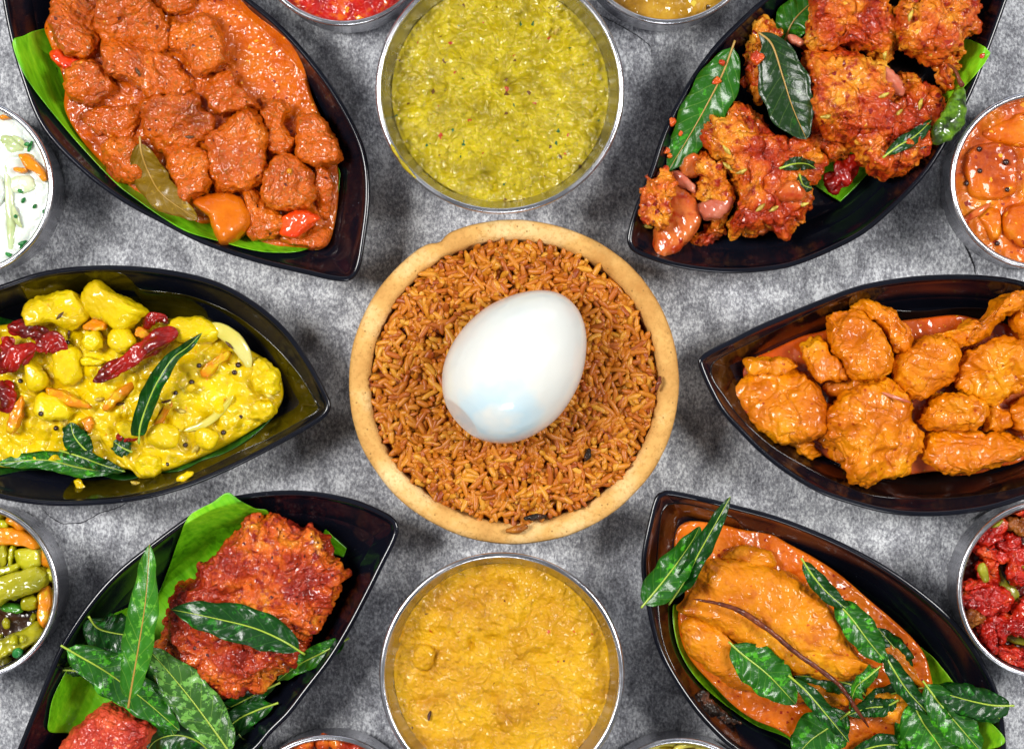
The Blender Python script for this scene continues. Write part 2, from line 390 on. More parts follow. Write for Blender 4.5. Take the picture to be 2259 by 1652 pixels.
def blob(name, pts, z, h, mat, label, cat='meat', group=None, view=ID, amp=.0012, freq=130, fine=.0004, ffreq=480, cell=0.0, cfreq=200,
         sq=.62, under=.5, res=None, octv=3, dents=0.0, parent=None, grow=1.0, rag=.0006, tilt=.22, ridge=.5, crease=.0, crfreq=75, fibre=0.0, clamp=None):
    global rng; rng = np.random.default_rng(zlib.crc32(label.encode()))
    """A lump whose widest outline is the traced one: domed top, rounded underside, worked over with noise.
    z = height of the underside, h = full height."""
    a = np.array([view(p)[:2] for p in pts]); zq = z + h*under*.6
    b2 = PP(a, zq); b2 = b2.mean(0)+(b2-b2.mean(0))*grow
    per = np.linalg.norm(np.diff(np.vstack([b2, b2[:1]]), axis=0), axis=1).sum()
    stp = res or .00040
    N = int(np.clip(per/stp, 28, 460)); b = closed_spline(b2, N)
    c = b.mean(0); so = seedoff()
    rad = (b-c)/np.linalg.norm(b-c, axis=1)[:, None]
    b = b+rad*(rag*fbm(np.column_stack([b, np.zeros(N)])*260+so, 3)*1.6)[:, None]
    L = np.linalg.norm(b-c, axis=1).mean()
    hu = h*under*.6; ht = h-hu
    ph = np.linspace(math.pi/2, 0, 400); rr = np.cos(ph)**sq; zz = np.sin(ph)**sq*ht
    rr[0] = 0; dd = np.r_[0, np.cumsum(np.hypot(np.diff(rr)*L, np.diff(zz)))]
    R = int(np.clip(dd[-1]/stp, 9, 120)); q = np.linspace(0, dd[-1], R+1)[1:]
    pr = list(zip(np.interp(q, dd, rr), zq+np.interp(q, dd, zz)))
    for p in np.linspace(0, math.pi/2, max(5, R//4))[1:-1]: pr.append((math.cos(p)**.5, zq-hu*math.sin(p)))
    tl = rng.uniform(-tilt, tilt, 2)
    rings = []
    for r, zz_ in pr:
        q_ = c+(b-c)*r; zt = np.full(N, zz_)
        f = np.clip((zz_-zq)/max(ht, 1e-9), 0, 1)
        zt = zt+f*((q_-c)@tl)
        rings.append(np.column_stack([q_, zt]))
    V, F = ringsurf(np.array(rings), np.array([c[0], c[1], z+h]), np.array([c[0], c[1], z]))
    n = normals_of(V, F)
    if n[-2, 2] < 0: n = -n; F = [f[:, ::-1] for f in F]
    X = V + so
    d = amp*fbm(X*freq, octv) + fine*fbm(X*ffreq, 2)
    if cell: d += cell*(.55-worley(X*cfreq))
    if dents: d -= dents*np.clip(fbm(X*freq*.8+9, 2)-.10, 0, 1)*2.4
    if ridge: d += amp*ridge*(.4-np.abs(fbm(X*freq*.75+5, 2))*3)
    if crease:
        d -= crease*np.exp(-np.abs(fbm(X*crfreq+3, 2))/.035)
        d -= crease*.6*np.exp(-np.abs(fbm(X*crfreq*2.1+11, 2))/.04)
    if fibre:
        th = rng.uniform(0, math.pi); cs, sn = math.cos(th), math.sin(th); Y = np.column_stack([(X[:, 0]*cs+X[:, 1]*sn)*.22, -X[:, 0]*sn+X[:, 1]*cs, X[:, 2]])
        d += fibre*fbm(Y*420, 3)
    V = V + n*d[:, None]
    if clamp:                                   # food pressed against a bowl's wall stays inside it
        B = clamp; dx = V[:, 0]-B['x']; dy = V[:, 1]-B['y']; r = np.hypot(dx, dy); lim = B['rin'](V[:, 2])-.0004; k = np.where(r > lim, lim/np.maximum(r, 1e-9), 1)
        V[:, 0] = B['x']+dx*k; V[:, 1] = B['y']+dy*k
    return put(name, V, F, mat, parent, label=label, cat=cat, group=group)

def sheet(name, pts, zfun, mat, label=None, cat=None, view=ID, zr=.016, thick=.001, amp=.0004, freq=150, cell=0.0, cfreq=180, edge=.0012, res=.0005,
          group=None, parent=None, smooth=True, fine=0.0, ffreq=600, kind=None, rollup=0.0, crease=0.0, crfreq=70):
    """A poured or laid sheet: traced outline, top at zfun(x,y), rounded border, closed underneath."""
    a = np.array([view(p)[:2] for p in pts]); b2 = PP(a, zr)
    per = np.linalg.norm(np.diff(np.vstack([b2, b2[:1]]), axis=0), axis=1).sum()
    N = int(np.clip(per/res, 40, 700)); b = closed_spline(b2, N, smooth); c = b.mean(0)
    L = np.linalg.norm(b-c, axis=1).mean(); R = int(np.clip(L/res, 8, 150))
    ts = np.concatenate([np.linspace(0, 1, R, endpoint=False)[1:], [.985, .995, 1.0]]); ts = np.sort(ts)
    rings = np.array([c+(b-c)*t for t in ts]); T = np.repeat(ts, N)
    XY = rings.reshape(-1, 2); z = zfun(XY[:, 0], XY[:, 1])
    X = np.column_stack([XY, np.zeros(len(XY))]) + seedoff()
    dn = amp*fbm(X*freq, 3)
    if fine: dn += fine*fbm(X*ffreq, 2)
    if cell: dn += cell*(.6-worley(X*cfreq))
    if crease: dn -= crease*np.exp(-np.abs(fbm(X*crfreq+3, 2))/.035)
    dist = (1-T)*L
    f = np.sqrt(np.clip(1-(1-np.clip(dist/edge, 0, 1))**2, 0, 1))
    z = z + dn*f - thick*(1-f) + rollup*np.exp(-dist/.003)
    V = np.column_stack([XY, z]); nt = len(V)
    zb = z[-N:] - thick
    low = np.column_stack([rings[-1], zb]); zc = zfun(np.array([c[0]]), np.array([c[1]]))[0]
    ts2 = [.8, .6, .4, .2]; lows = [low]
    for t in ts2:
        q = c+(b-c)*t; lows.append(np.column_stack([q, zfun(q[:, 0], q[:, 1])-thick*2.2]))
    V = np.vstack([V]+lows)
    Rn = len(ts)+1+len(ts2); V = np.vstack([V, [c[0], c[1], zc], [c[0], c[1], zc-thick*2.2]])
    F = [ringfaces(Rn, N), fan(len(V)-2, 0, N), fan(len(V)-1, (Rn-1)*N, N, True)]
    n = normals_of(V[:nt], [ringfaces(len(ts), N)])
    if n[:N, 2].mean() < 0: F = [q[:, ::-1] for q in F]
    return put(name, V, F, mat, parent, label=label, cat=cat, group=group, kind=kind)

def tube(name, path, radii, mat, label=None, cat=None, view=ID, sides=12, n=None, flat=1.0, amp=0.0, freq=200, group=None, parent=None, cell=0.0, cfreq=250, closed=False, twist=0.0, lobes=0, lobe=.22):
    """path: (x, y, z) traced points with heights in metres; radii in metres"""
    pts = np.array([P(*view(p)) for p in path]); n = n or max(8, 7*len(pts))
    c = open_spline(pts, n); t = np.gradient(c, axis=0); t /= np.linalg.norm(t, axis=1)[:, None]
    r = np.interp(np.linspace(0, 1, n), np.linspace(0, 1, len(radii)), radii)
    e = np.linspace(0, 1, n); r = r*np.sqrt(np.clip(1-(2*np.clip(np.abs(e-.5)-.0, 0, 1))**10, .02, 1))
    up = np.array([0, 0, 1.0]); s = np.cross(t, up); s /= np.linalg.norm(s, axis=1)[:, None]+1e-9; u = np.cross(s, t)
    a = np.linspace(0, 2*math.pi, sides, endpoint=False)
    a2 = a[None, :] + twist*e[:, None]
    lb = 1+(lobe*np.cos(lobes*a[None, :]+2.5*np.sin(e*7)[:, None]+e[:, None]*3) if lobes else 0*a[None, :])
    rings = c[:, None, :] + (r[:, None]*lb)[:, :, None]*(np.cos(a2)[..., None]*s[:, None, :] + flat*np.sin(a2)[..., None]*u[:, None, :])
    V, F = ringsurf(rings, c[0]-t[0]*r[0]*.5, c[-1]+t[-1]*r[-1]*.5)
    nn = normals_of(V, F); ctr = np.vstack([np.repeat(c, sides, 0), c[:1], c[-1:]])
    if ((V-ctr)*nn).sum() < 0: nn = -nn; F = [f[:, ::-1] for f in F]
    X = V+seedoff(); d = amp*fbm(X*freq, 3)
    if cell: d += cell*(.5-worley(X*cfreq))
    V = V+nn*d[:, None]
    return put(name, V, F, mat, parent, label=label, cat=cat, group=group)

import mathutils
from mathutils.bvhtree import BVHTree
_bv = {}
def surf(x, y, view, zg=.03):
    """height of whatever lies uppermost under a traced point"""
    px, py, _ = P(*view((x, y, zg))); best = 0
    for o in list(COL.objects):
        if o.type != 'MESH': continue
        L = world_loc(o)
        if o.name not in _bv:
            me = o.data; n = len(me.vertices); co = np.empty(n*3, np.float32); me.vertices.foreach_get('co', co); co = co.reshape(-1, 3)
            _bv[o.name] = [co.min(0), co.max(0), None]
        lo, hi, t = _bv[o.name]
        if not (lo[0] <= px-L.x <= hi[0] and lo[1] <= py-L.y <= hi[1]): continue
        if L.z+hi[2] < best: continue
        if o.name.startswith('rice') : continue
        if t is None:
            t = BVHTree.FromPolygons([v.co for v in o.data.vertices], [tuple(p.vertices) for p in o.data.polygons]); _bv[o.name][2] = t
        h = t.ray_cast(Vector((px-L.x, py-L.y, .2)), Vector((0, 0, -1)))
        if h[0] is not None: best = max(best, h[0].z+L.z)
    return best

def over(path, view, lift=.0012, side=0):
    if side: return [(p[0], p[1], max([p[2]]+[surf(p[0]+a, p[1]-a*.5, view)+lift for a in (-side, -side*.5, 0, side*.5, side)])) for p in path]
    return [(p[0], p[1], max(p[2], surf(p[0], p[1], view)+lift)) for p in path]

def leaf(name, path, width, label, view=ID, mat=None, rib=None, fold=.25, curl=0.0, roll=0.0, wave=.0013, asym=(1, 1), cat='leaf', group=None, n=36, m=9, peak=.45, ribr=.00035, stemout=.06, thick=.00028, twist=0.0, rib_len=1.0):
    """path from stem to tip (x,y,z metres); width in traced units of the view"""
    mat = mat or M_LEAF; rib = rib or M_RIB
    k = abs(view((1, 0))[0]-view((0, 0))[0]); W = width*k*S*.5*.88
    pts = np.array([P(*view(p)) for p in path]); c = open_spline(pts, n)
    t = np.gradient(c, axis=0); t /= np.linalg.norm(t, axis=1)[:, None]
    up = np.array([0, 0, 1.0]); s = np.cross(t, up); s /= np.linalg.norm(s, axis=1)[:, None]+1e-9; u = np.cross(s, t)
    e = np.linspace(0, 1, n)
    ang = roll + twist*(e-.5); s2 = s*np.cos(ang)[:, None]+u*np.sin(ang)[:, None]; u2 = -s*np.sin(ang)[:, None]+u*np.cos(ang)[:, None]; s, u = s2, u2
    ee = np.clip((e-stemout)/(1-stemout), 0, 1)
    al = peak/(1-peak)
    w = (ee**al*(1-ee)); w = (w/w.max())**.72; w = np.maximum(w, .012)
    v = np.linspace(-1, 1, m); off = rng.uniform(0, 99)
    wob = 1+.06*np.sin(e*23+off)
    rows = []
    for j, vv in enumerate(v):
        as_ = asym[0] if vv < 0 else asym[1]
        lat = vv*W*w*as_*wob; a_ = abs(vv)
        hgt = fold*a_*W*w - curl*a_*a_*W*w*1.2
        wv = wave*a_**2*(np.sin(e*17+off+2*(vv > 0))+.6*np.sin(e*41+off*2+vv))*np.minimum(1, w*2)
        rows.append(c + s*(lat*(1-.25*curl*a_))[:, None] + u*(hgt+wv)[:, None])
    top = np.array(rows).transpose(1, 0, 2)                # n, m, 3
    bot = top - u[:, None, :]*thick
    V = np.vstack([top.reshape(-1, 3), bot.reshape(-1, 3)]); o = n*m
    luv = np.zeros((n, m, 3)); luv[..., 0] = e[:, None]; luv[..., 1] = v[None, :]; luv = np.vstack([luv.reshape(-1, 3)]*2)
    F1 = gridfaces(n, m); F2 = gridfaces(n, m, o)[:, ::-1]
    i = np.arange(n-1)*m; e1 = np.stack([i, i+o, i+m+o, i+m], -1)[:, ::-1]; i2 = i+m-1; e2 = np.stack([i2, i2+m, i2+m+o, i2+o], -1)[:, ::-1]
    j = np.arange(m-1); s1 = np.stack([j, j+1, j+1+o, j+o], -1)[:, ::-1]; jj = j+(n-1)*m; s2_ = np.stack([jj, jj+o, jj+o+1, jj+1], -1)[:, ::-1]
    F = np.vstack([F1, F2, e1, e2, s1, s2_])
    nn = normals_of(V[:o], [F1])
    if (nn*np.repeat(u, m, 0)).sum() < 0: F = F[:, ::-1]
    root = thing(name, Vector(c[n//2]) - Vector((0, 0, .0005)), label, cat, group)
    put('blade', V, [F], mat, root, attr={'luv': luv})
    # midrib, a raised tapering cord along the blade
    cc = c[:int(n*rib_len)] + u[:int(n*rib_len)]*ribr*.35; rr = ribr*(1.25-e[:len(cc)]); q = 6; aa = np.linspace(0, 2*math.pi, q, endpoint=False)
    rg = cc[:, None, :]+rr[:, None, None]*(np.cos(aa)[None, :, None]*s[:len(cc), None, :]+np.sin(aa)[None, :, None]*u[:len(cc), None, :])
    V2, F3 = ringsurf(rg, cc[0], cc[-1]); put('midrib', V2, F3, rib, root)
    return root

def lathe_at(name, cx, cy, prof, mat, parent=None, seg=160, wob=None, **kw):
    """prof: (r, z) list, closed loop from bottom centre outside up over the rim and down inside"""
    a = np.linspace(0, 2*math.pi, seg, endpoint=False); rings = []
    for r, z in prof:
        rr = np.full(seg, r) if wob is None else wob(r, z, a)
        zz = np.full(seg, z)
        rings.append(np.column_stack([cx+rr*np.cos(a), cy+rr*np.sin(a), zz]))
    V, F = ringsurf(np.array(rings), np.array([cx, cy, prof[0][1]]), np.array([cx, cy, prof[-1][1]]))
    n = normals_of(V, F)
    if n[-2, 2] > 0: F = [f[:, ::-1] for f in F]
    return put(name, V, F, mat, parent, origin=np.array([cx, cy, 0]), **kw)

# ================================================================== SETTING
def tabletop():
    v = []; s = .9
    V = np.array([[-s, -s, 0], [s, -s, 0], [s, s, 0], [-s, s, 0], [-s, -s, -.03], [s, -s, -.03], [s, s, -.03], [-s, s, -.03]])
    F = [np.array([[0, 1, 2, 3], [7, 6, 5, 4], [0, 4, 5, 1], [1, 5, 6, 2], [2, 6, 7, 3], [3, 7, 4, 0]])]
    t = put('tabletop', V, F, M_TABLE, smooth=False, origin=np.array([0, 0, 0]), kind='structure')
    for path, wd in (([(2118, 520), (2132, 548), (2146, 580), (2152, 606)], .0007), ([(95, 1125), (130, 1152), (180, 1152), (220, 1132), (262, 1118), (300, 1095)], .0004),
                     ([(2152, 606), (2170, 700), (2160, 800)], .0006), ([(1560, 1180), (1590, 1230), (1600, 1290)], .0003), ([(1300, 20), (1420, 90), (1440, 130)], .0003)):
        c = open_spline(PP(path, 0), 40); tt = np.gradient(c, axis=0); tt /= np.linalg.norm(tt, axis=1)[:, None]; nn = np.column_stack([-tt[:, 1], tt[:, 0]])
        X = np.column_stack([c, np.zeros(40)]); c = c+nn*(.0007*fbm(X*300, 3))[:, None]
        ww = wd*(.5+.9*rng.random(40))*np.sqrt(np.sin(np.linspace(.05, math.pi-.05, 40)))
        V = np.vstack([np.column_stack([c-nn*ww[:, None]*.5, np.full(40, .0002)]), np.column_stack([c+nn*ww[:, None]*.5, np.full(40, .0002)])])
        i = np.arange(39); F = [np.stack([i, i+1, i+41, i+40], -1)]
        put('crack', V, F, M_CRACK, t)
    return t
tabletop()

# ================================================================== CONTAINERS
def steel_bowl(cx, cy, R, hgt, label, taper=.955, wide=False):
    ex = 2.0 if wide else .8
    k = S*(H-hgt)/H; x, y = (cx-CX)*k, (CY-cy)*k; r = R*k; b = .0011
    e = .0 if wide else .04
    prof = [(r*taper*.80, 0.0), (r*taper*(.88+e), .0004), (r*taper*(.94+e*.6), .0022), (r*taper*(.98+e*.3), .006)]
    for t in np.linspace(.2, 1, 7): prof.append((r*(taper+(1-taper)*t**ex)-b*1.1, .006+(hgt-.0075-.003)*t))
    for a in np.linspace(-math.pi*.45, math.pi*1.15, 10): prof.append((r-b+b*math.cos(a), hgt-b+b*math.sin(a)))
    for t in np.linspace(.96, 0, 12): prof.append((r*(taper+(1-taper)*t**ex)-b*2.0, .006+(hgt-.011)*t))
    prof += [(r*taper*.9, .0032), (r*taper*.8, .0016), (r*taper*.4, .0014)]
    o = lathe_at('steel_bowl', x, y, prof, M_STEEL, seg=200, label=label, cat='bowl')
    o['group'] = 'large steel bowls' if wide else 'small steel bowls'
    def rin(z): t = np.clip((z-.006)/(hgt-.011), 0, 1); return r*(taper+(1-taper)*t**ex)-b*2.0
    return dict(x=x, y=y, r=r, rin=rin, h=hgt)

BG = steel_bowl(1103, 197, 275, .044, 'large steel bowl holding the coarse olive green chutney above the clay bowl', .80, True)
BY = steel_bowl(1107, 1489, 271, .044, 'large steel bowl holding smooth mustard yellow curry below the clay bowl', .80, True)
HB = .034
BRAI = steel_bowl(-80, 412, 198, HB, 'small steel bowl of white yogurt raita at the left edge')
BVEG = steel_bowl(-67, 1305, 196, HB, 'small steel bowl of beans, carrot and cabbage at the left edge')
BORA = steel_bowl(2293, 398, 197, HB, 'small steel bowl of dark orange gravy with cubes at the right edge')
BOKR = steel_bowl(2309, 1302, 198, HB, 'small steel bowl of bright red okra fry at the right edge')
BRED = steel_bowl(757, -146, 204, HB, 'small steel bowl of bright red curry cut off by the top edge')
BSAM = steel_bowl(1473, -150, 205, HB, 'small steel bowl of brown lentil sambar cut off by the top edge')
BBRN = steel_bowl(722, 1820, 200, HB, 'small steel bowl of reddish brown fry cut off by the bottom edge')
BYEL = steel_bowl(1500, 1827, 200, HB, 'small steel bowl of yellow onion curry cut off by the bottom edge')

def clay_bowl():
    z = .036; k = S*(H-z)/H; x, y = (1134-CX)*k, (CY-842.5)*k; ro = 362*k; ri = 318*k
    sx = 1.0
    def wob(r, zz, a):
        q = np.column_stack([np.cos(a)*2.2, np.sin(a)*2.2, np.full(len(a), zz*20)])
        d = .0006*fbm(q, 3)
        if abs(r-ri) < .0025:
            q2 = np.column_stack([np.cos(a)*7, np.sin(a)*7, np.full(len(a), 3.3)]); d = d+.0007*fbm(q2, 3)
        # the nick in the rim, upper left
        if zz > .02 and r > ro-.004: d = d-.0016*np.exp(-((a-2.06)/.05)**2)
        e = 1+.010*np.cos(2*a)
        return (r+d)*e
    prof = [(ro*.62, 0), (ro*.68, .0005), (ro*.76, .004), (ro*.86, .014), (ro*.94, .024), (ro*.98, .031), (ro-.0004, .0335), (ro, .0345), (ro-.0006, .0355), (ro-.0018, .0360),
            ((ro+ri)/2+.001, .0362), ((ro+ri)/2-.001, .0361), (ri+.0014, .0357), (ri+.0003, .0350), (ri-.0003, .0335), (ri-.0012, .028), (ri*.93, .018), (ri*.85, .010), (ri*.7, .007), (ri*.3, .0065)]
    return lathe_at('clay_bowl', x, y, prof, M_CLAY, seg=260, wob=wob, label='round unglazed tan clay bowl with a thick rim at the centre', cat='bowl'), x, y, ri
_, QX, QY, QR = clay_bowl()

class Plate:
    def __init__(s, pts, view, label, zr=.027):
        N = 420; s.zr = zr
        b = closed_spline(PP([view(p)[:2] for p in pts], zr), N)
        ar = np.sum(b[:, 0]*np.roll(b[:, 1], -1)-np.roll(b[:, 0], -1)*b[:, 1])
        if ar < 0: b = b[::-1]
        t = np.roll(b, -2, 0)-np.roll(b, 2, 0); t /= np.linalg.norm(t, axis=1)[:, None]; nrm = np.column_stack([t[:, 1], -t[:, 0]])   # outward
        c = b.mean(0); s.c = c; wr = .0021; s.b2 = b-nrm*wr
        s.prof = ([1, .97, .9, .82, .75, .68, .6, .3, 0], [zr-.0018, zr-.004, .0175, .0105, .0066, .0050, .0044, .0040, .0040])
        rg = []
        def add(q, z): rg.append(np.column_stack([q, np.full(N, z)]))
        for f, z in ((.60, 0.0), (.64, .0004), (.72, .0052), (.82, .0125), (.92, .0195)): add(c+(b-nrm*.0012-c)*f, z)
        add(b-nrm*.0012, zr-.0052)
        for a in np.linspace(-.35*math.pi, math.pi, 9): add(b-nrm*(wr*.5-wr*.5*math.cos(a)), zr-wr*.45+wr*.45*math.sin(a))
        for f in (.985, .97, .94, .9, .86, .82, .78, .75, .71, .68, .64, .6, .45, .3, .12): add(c+(s.b2-c)*f, float(np.interp(f, s.prof[0][::-1], s.prof[1][::-1])))
        V, F = ringsurf(np.array(rg), np.array([c[0], c[1], 0]), np.array([c[0], c[1], .004]))
        n = normals_of(V, F)
        if n[-2, 2] > 0: F = [f[:, ::-1] for f in F]
        put('black_plate', V, F, M_BLACK, origin=np.array([c[0], c[1], 0]), label=label, cat='plate', group='boat shaped black plates')
        d = s.b2-c; a = np.arctan2(d[:, 1], d[:, 0]); o = np.argsort(a); a = a[o]; r = np.linalg.norm(d, axis=1)[o]
        s.a = np.r_[a-2*math.pi, a, a+2*math.pi]; s.r = np.r_[r, r, r]
    def z(s, x, y):
        dx = x-s.c[0]; dy = y-s.c[1]; q = np.hypot(dx, dy)/np.interp(np.arctan2(dy, dx), s.a, s.r)
        zz = np.interp(q, s.prof[0][::-1], s.prof[1][::-1])
        return zz
    def lay(s, add): return lambda x, y: s.z(x, y)+add
    def pool(s, lvl, add=.0012): return lambda x, y: np.maximum(s.z(x, y)+add, lvl)
    def mound(s, lvl, top, ctr, rx, ry=None):
        ry = ry or rx
        def f(x, y): g = np.exp(-(((x-ctr[0])/rx)**2+((y-ctr[1])/ry)**2)); return np.maximum(s.z(x, y)+.001, lvl+(top-lvl)*g)
        return f

PA = Plate([(15, 60), (45, 170), (90, 280), (170, 370), (260, 440), (360, 495), (450, 540), (560, 578), (680, 607), (740, 620), (774, 618), (794, 592), (806, 530), (816, 440), (812, 360), (790, 290), (740, 200), (680, 120), (620, 55),
            (555, 0), (440, -90), (300, -180), (180, -240), (70, -290), (20, -295), (0, -265), (-8, -180), (-4, -60)], ID, 'black boat plate of mutton curry, upper left')
PB = Plate([(0, 628), (100, 597), (220, 585), (350, 592), (470, 618), (560, 665), (630, 725), (685, 800), (720, 865), (730, 893), (722, 915), (690, 940), (600, 990), (500, 1040), (400, 1080), (300, 1105), (200, 1115), (100, 1115), (0, 1100),
            (-100, 1065), (-200, 1000), (-280, 920), (-340, 830), (-355, 800), (-345, 775), (-250, 725), (-120, 668)], ID, 'black boat plate of yellow vegetable curry, middle left')
PC = Plate([(100, 1500), (250, 1130), (330, 950), (480, 720), (640, 540), (850, 370), (1050, 225), (1200, 150), (1350, 112), (1550, 92), (1750, 100), (1950, 140), (2100, 200), (2178, 250), (2200, 310), (2180, 380), (2120, 500), (2040, 660),
            (1940, 850), (1830, 1030), (1700, 1200), (1600, 1330), (1500, 1430), (1400, 1540), (1200, 1680), (1000, 1780), (800, 1850), (500, 1900), (250, 1910), (60, 1880), (5, 1830), (20, 1700)], VC, 'black boat plate of red fried chicken, lower left')
PD = Plate([(810, 0), (700, 100), (560, 240), (440, 400), (340, 570), (260, 740), (190, 950), (110, 1150), (72, 1290), (78, 1355), (130, 1405), (300, 1465), (480, 1498), (660, 1508), (850, 1495), (1000, 1465), (1200, 1385), (1400, 1275), (1600, 1095),
            (1750, 925), (1880, 705), (1990, 480), (2080, 250), (2170, 0), (2220, -150), (2255, -270), (2250, -335), (2190, -375), (2000, -405), (1700, -400), (1400, -330), (1150, -220), (960, -110)], VD, 'black boat plate of masala chicken with bay leaves, upper right')
PE = Plate([(190, 625), (205, 590), (260, 550), (400, 480), (560, 400), (750, 320), (950, 240), (1150, 170), (1400, 125), (1650, 108), (1900, 115), (2103, 150), (2400, 260), (2700, 430), (2900, 600), (3000, 740), (3075, 890), (3065, 930), (2950, 1020),
            (2800, 1110), (2500, 1280), (2300, 1360), (2103, 1430), (1900, 1490), (1700, 1520), (1500, 1528), (1300, 1510), (1100, 1460), (900, 1390), (700, 1270), (550, 1150), (430, 1030), (330, 920), (260, 800), (210, 690)], VE, 'black boat plate of orange chicken pieces, middle right')
PF = Plate([(150, 450), (190, 250), (222, 135), (260, 100), (320, 93), (500, 130), (700, 180), (900, 235), (1100, 310), (1300, 400), (1500, 510), (1700, 650), (1880, 810), (2020, 1000), (2110, 1180), (2150, 1350), (2165, 1518), (2170, 1650),
            (2155, 1850), (2120, 1940), (2050, 1965), (1850, 1960), (1600, 1910), (1300, 1830), (1000, 1720), (800, 1620), (650, 1518), (570, 1450), (450, 1320), (330, 1150), (240, 980), (190, 800), (155, 600)], VF, 'black boat plate of fillet curry under curry leaves, lower right')

# ================================================================== CLAY BOWL: rice and egg
def rice():
    root = thing('fried_rice', (QX, QY, .0068), 'brown spiced rice heaped inside the clay bowl around the egg', 'rice')
    cx, cy, R = QX, QY, QR
    def hz(x, y):
        r = np.hypot(x-cx, y-cy)/R
        z = .0375-.0035*r**2-.007*np.clip(r-.93, 0, 1)/.07*.6
        X = np.column_stack([x, y, np.zeros(len(x))])
        return z+.0011*fbm(X*55+4, 2)
    N = 200; a = np.linspace(0, 2*math.pi, N, endpoint=False); e = 1+.010*np.cos(2*a); rg = []
    for t in np.linspace(0, 1, 70)[1:]:
        x = cx+R*.985*e*t*np.cos(a); y = cy+R*.985*e*t*np.sin(a)
        X = np.column_stack([x, y, np.zeros(N)]); z = hz(x, y)-.0022+.0009*fbm(X*400, 3); rg.append(np.column_stack([x, y, z]))
    last = rg[-1].copy()
    for t, z in ((.93, .018), (.84, .0105), (.5, .0085)):
        q = last.copy(); q[:, 0] = cx+(last[:, 0]-cx)*t; q[:, 1] = cy+(last[:, 1]-cy)*t; q[:, 2] = z; rg.append(q)
    V, F = ringsurf(np.array(rg), np.array([cx, cy, .0353]), np.array([cx, cy, .0085]))
    if normals_of(V, F)[-2, 2] < 0: F = [f[:, ::-1] for f in F]
    mb = food('masala_paste', ['#4c1604', '#74240a', '#9a3a0c'], 200, (.25, .5), .6, 900, .0006)
    put('masala_paste', V, F, mb, root)
    # grain material
    m = NT('rice_grain_skin'); at = m.n('ShaderNodeAttribute', attribute_name='tone')
    c = m.ramp(m.math('ADD', m.math('MULTIPLY', at.outputs['Fac'], .75), m.math('MULTIPLY', m.noise(350, 3), .3)), [(.10, '#86360a'), (.35, '#aa580a'), (.60, '#be7212'), (.85, '#cc8e26'), (1.0, '#d8a850')])
    c = m.mix(m.ramp(m.vor(800), [(.10, .7), (.2, 0.0)]), c, '#7c2a08')
    m.color(c); m.set(Roughness=.46, Specular_IOR_Level=.4, SSS=(.12, .002, (1, .5, .2)), Coat_Weight=.08, Coat_Roughness=.2)
    m.bump(m.noise(1400, 2), .3, .0003)
    NS, NR = 7, 9
    def grain(L, r, bend):
        t = np.linspace(-1, 1, NR)
        prof = np.sqrt(np.clip(1-np.abs(t)**4.5, 0.10, 1)); aa = np.linspace(0, 2*math.pi, NS, endpoint=False)
        x = t*L/2; y0 = bend*(1-t*t)*L*.25
        rg = np.stack([np.repeat(x[:, None], NS, 1), y0[:, None]+r*prof[:, None]*np.cos(aa)[None], r*.85*prof[:, None]*np.sin(aa)[None]], -1)
        V = rg.reshape(-1, 3); V = V+r*.16*fbm(V*450+seedoff(), 2)[:, None]*V/(np.abs(V).max()+1e-9)
        Vv = np.vstack([V, [x[0]-r*.2, y0[0], 0], [x[-1]+r*.2, y0[-1], 0]])
        F = [ringfaces(NR, NS), fan(len(Vv)-2, 0, NS), fan(len(Vv)-1, (NR-1)*NS, NS, True)]
        n = normals_of(Vv, F)
        if (n[NS*4:NS*5]*(Vv[NS*4:NS*5]-[0, y0[4], 0])).sum() < 0: F = [f[:, ::-1] for f in F]
        return Vv, F
    var = [grain(rng.uniform(.0046, .0092), rng.uniform(.00092, .00120), rng.uniform(-.2, .35)) for _ in range(14)]
    M = 3600; rr = R*.965*np.sqrt(rng.random(M)); th = rng.uniform(0, 2*math.pi, M)
    x = cx+rr*np.cos(th)*(1+.01*np.cos(2*th)); y = cy+rr*np.sin(th)*(1+.01*np.cos(2*th))
    x = np.r_[x, cx-.0535+rng.random(0)]; y = np.r_[y, rng.random(0)]
    # a sparser topmost layer lies on the heap
    lay = rng.random(M); z = hz(x, y)-.0018+.0030*lay
    yaw = rng.uniform(0, 2*math.pi, M); X = np.column_stack([x, y, np.zeros(M)])
    yaw = fbm(X*60, 2)*7+rng.normal(0, .75, M)
    pitch = rng.normal(0, .33, M); rollv = rng.uniform(0, 6.28, M); tone = np.clip(rng.normal(.5, .22, M)+.2*fbm(X*90, 2), 0, 1)
    steep = rng.random(M) < .13; pitch[steep] = rng.uniform(.8, 1.3, steep.sum())
    d = np.hypot((x-EX), (y-EY)); keep = d > .017
    idx = np.where(keep)[0]; idx = idx[np.argsort(-z[idx])]
    out = d > .027
    own = [i for i in idx if out[i] and abs(pitch[i]) < .5 and lay[i] > .72][:300]; oset = set(own)
    meshes = []
    tones = [.2, .45, .6, .85]
    for k, (V, F) in enumerate(var): meshes.append([mesh_from('rice_grain', V, F, m.m, {'tone': np.full(len(V), t)}) for t in tones])
    from mathutils import Euler
    rl = Vector(root.location)
    for i in own:
        me = meshes[rng.integers(len(var))][int(np.argmin([abs(t-tone[i]) for t in tones]))]
        o = bpy.data.objects.new('rice_grain', me); COL.objects.link(o); o.parent = root
        o.location = Vector((x[i], y[i], z[i]+.0003))-rl; o.rotation_euler = Euler((0, -pitch[i], yaw[i]))
    VV, FQ, FT, TT = [], [], [], []; off = 0
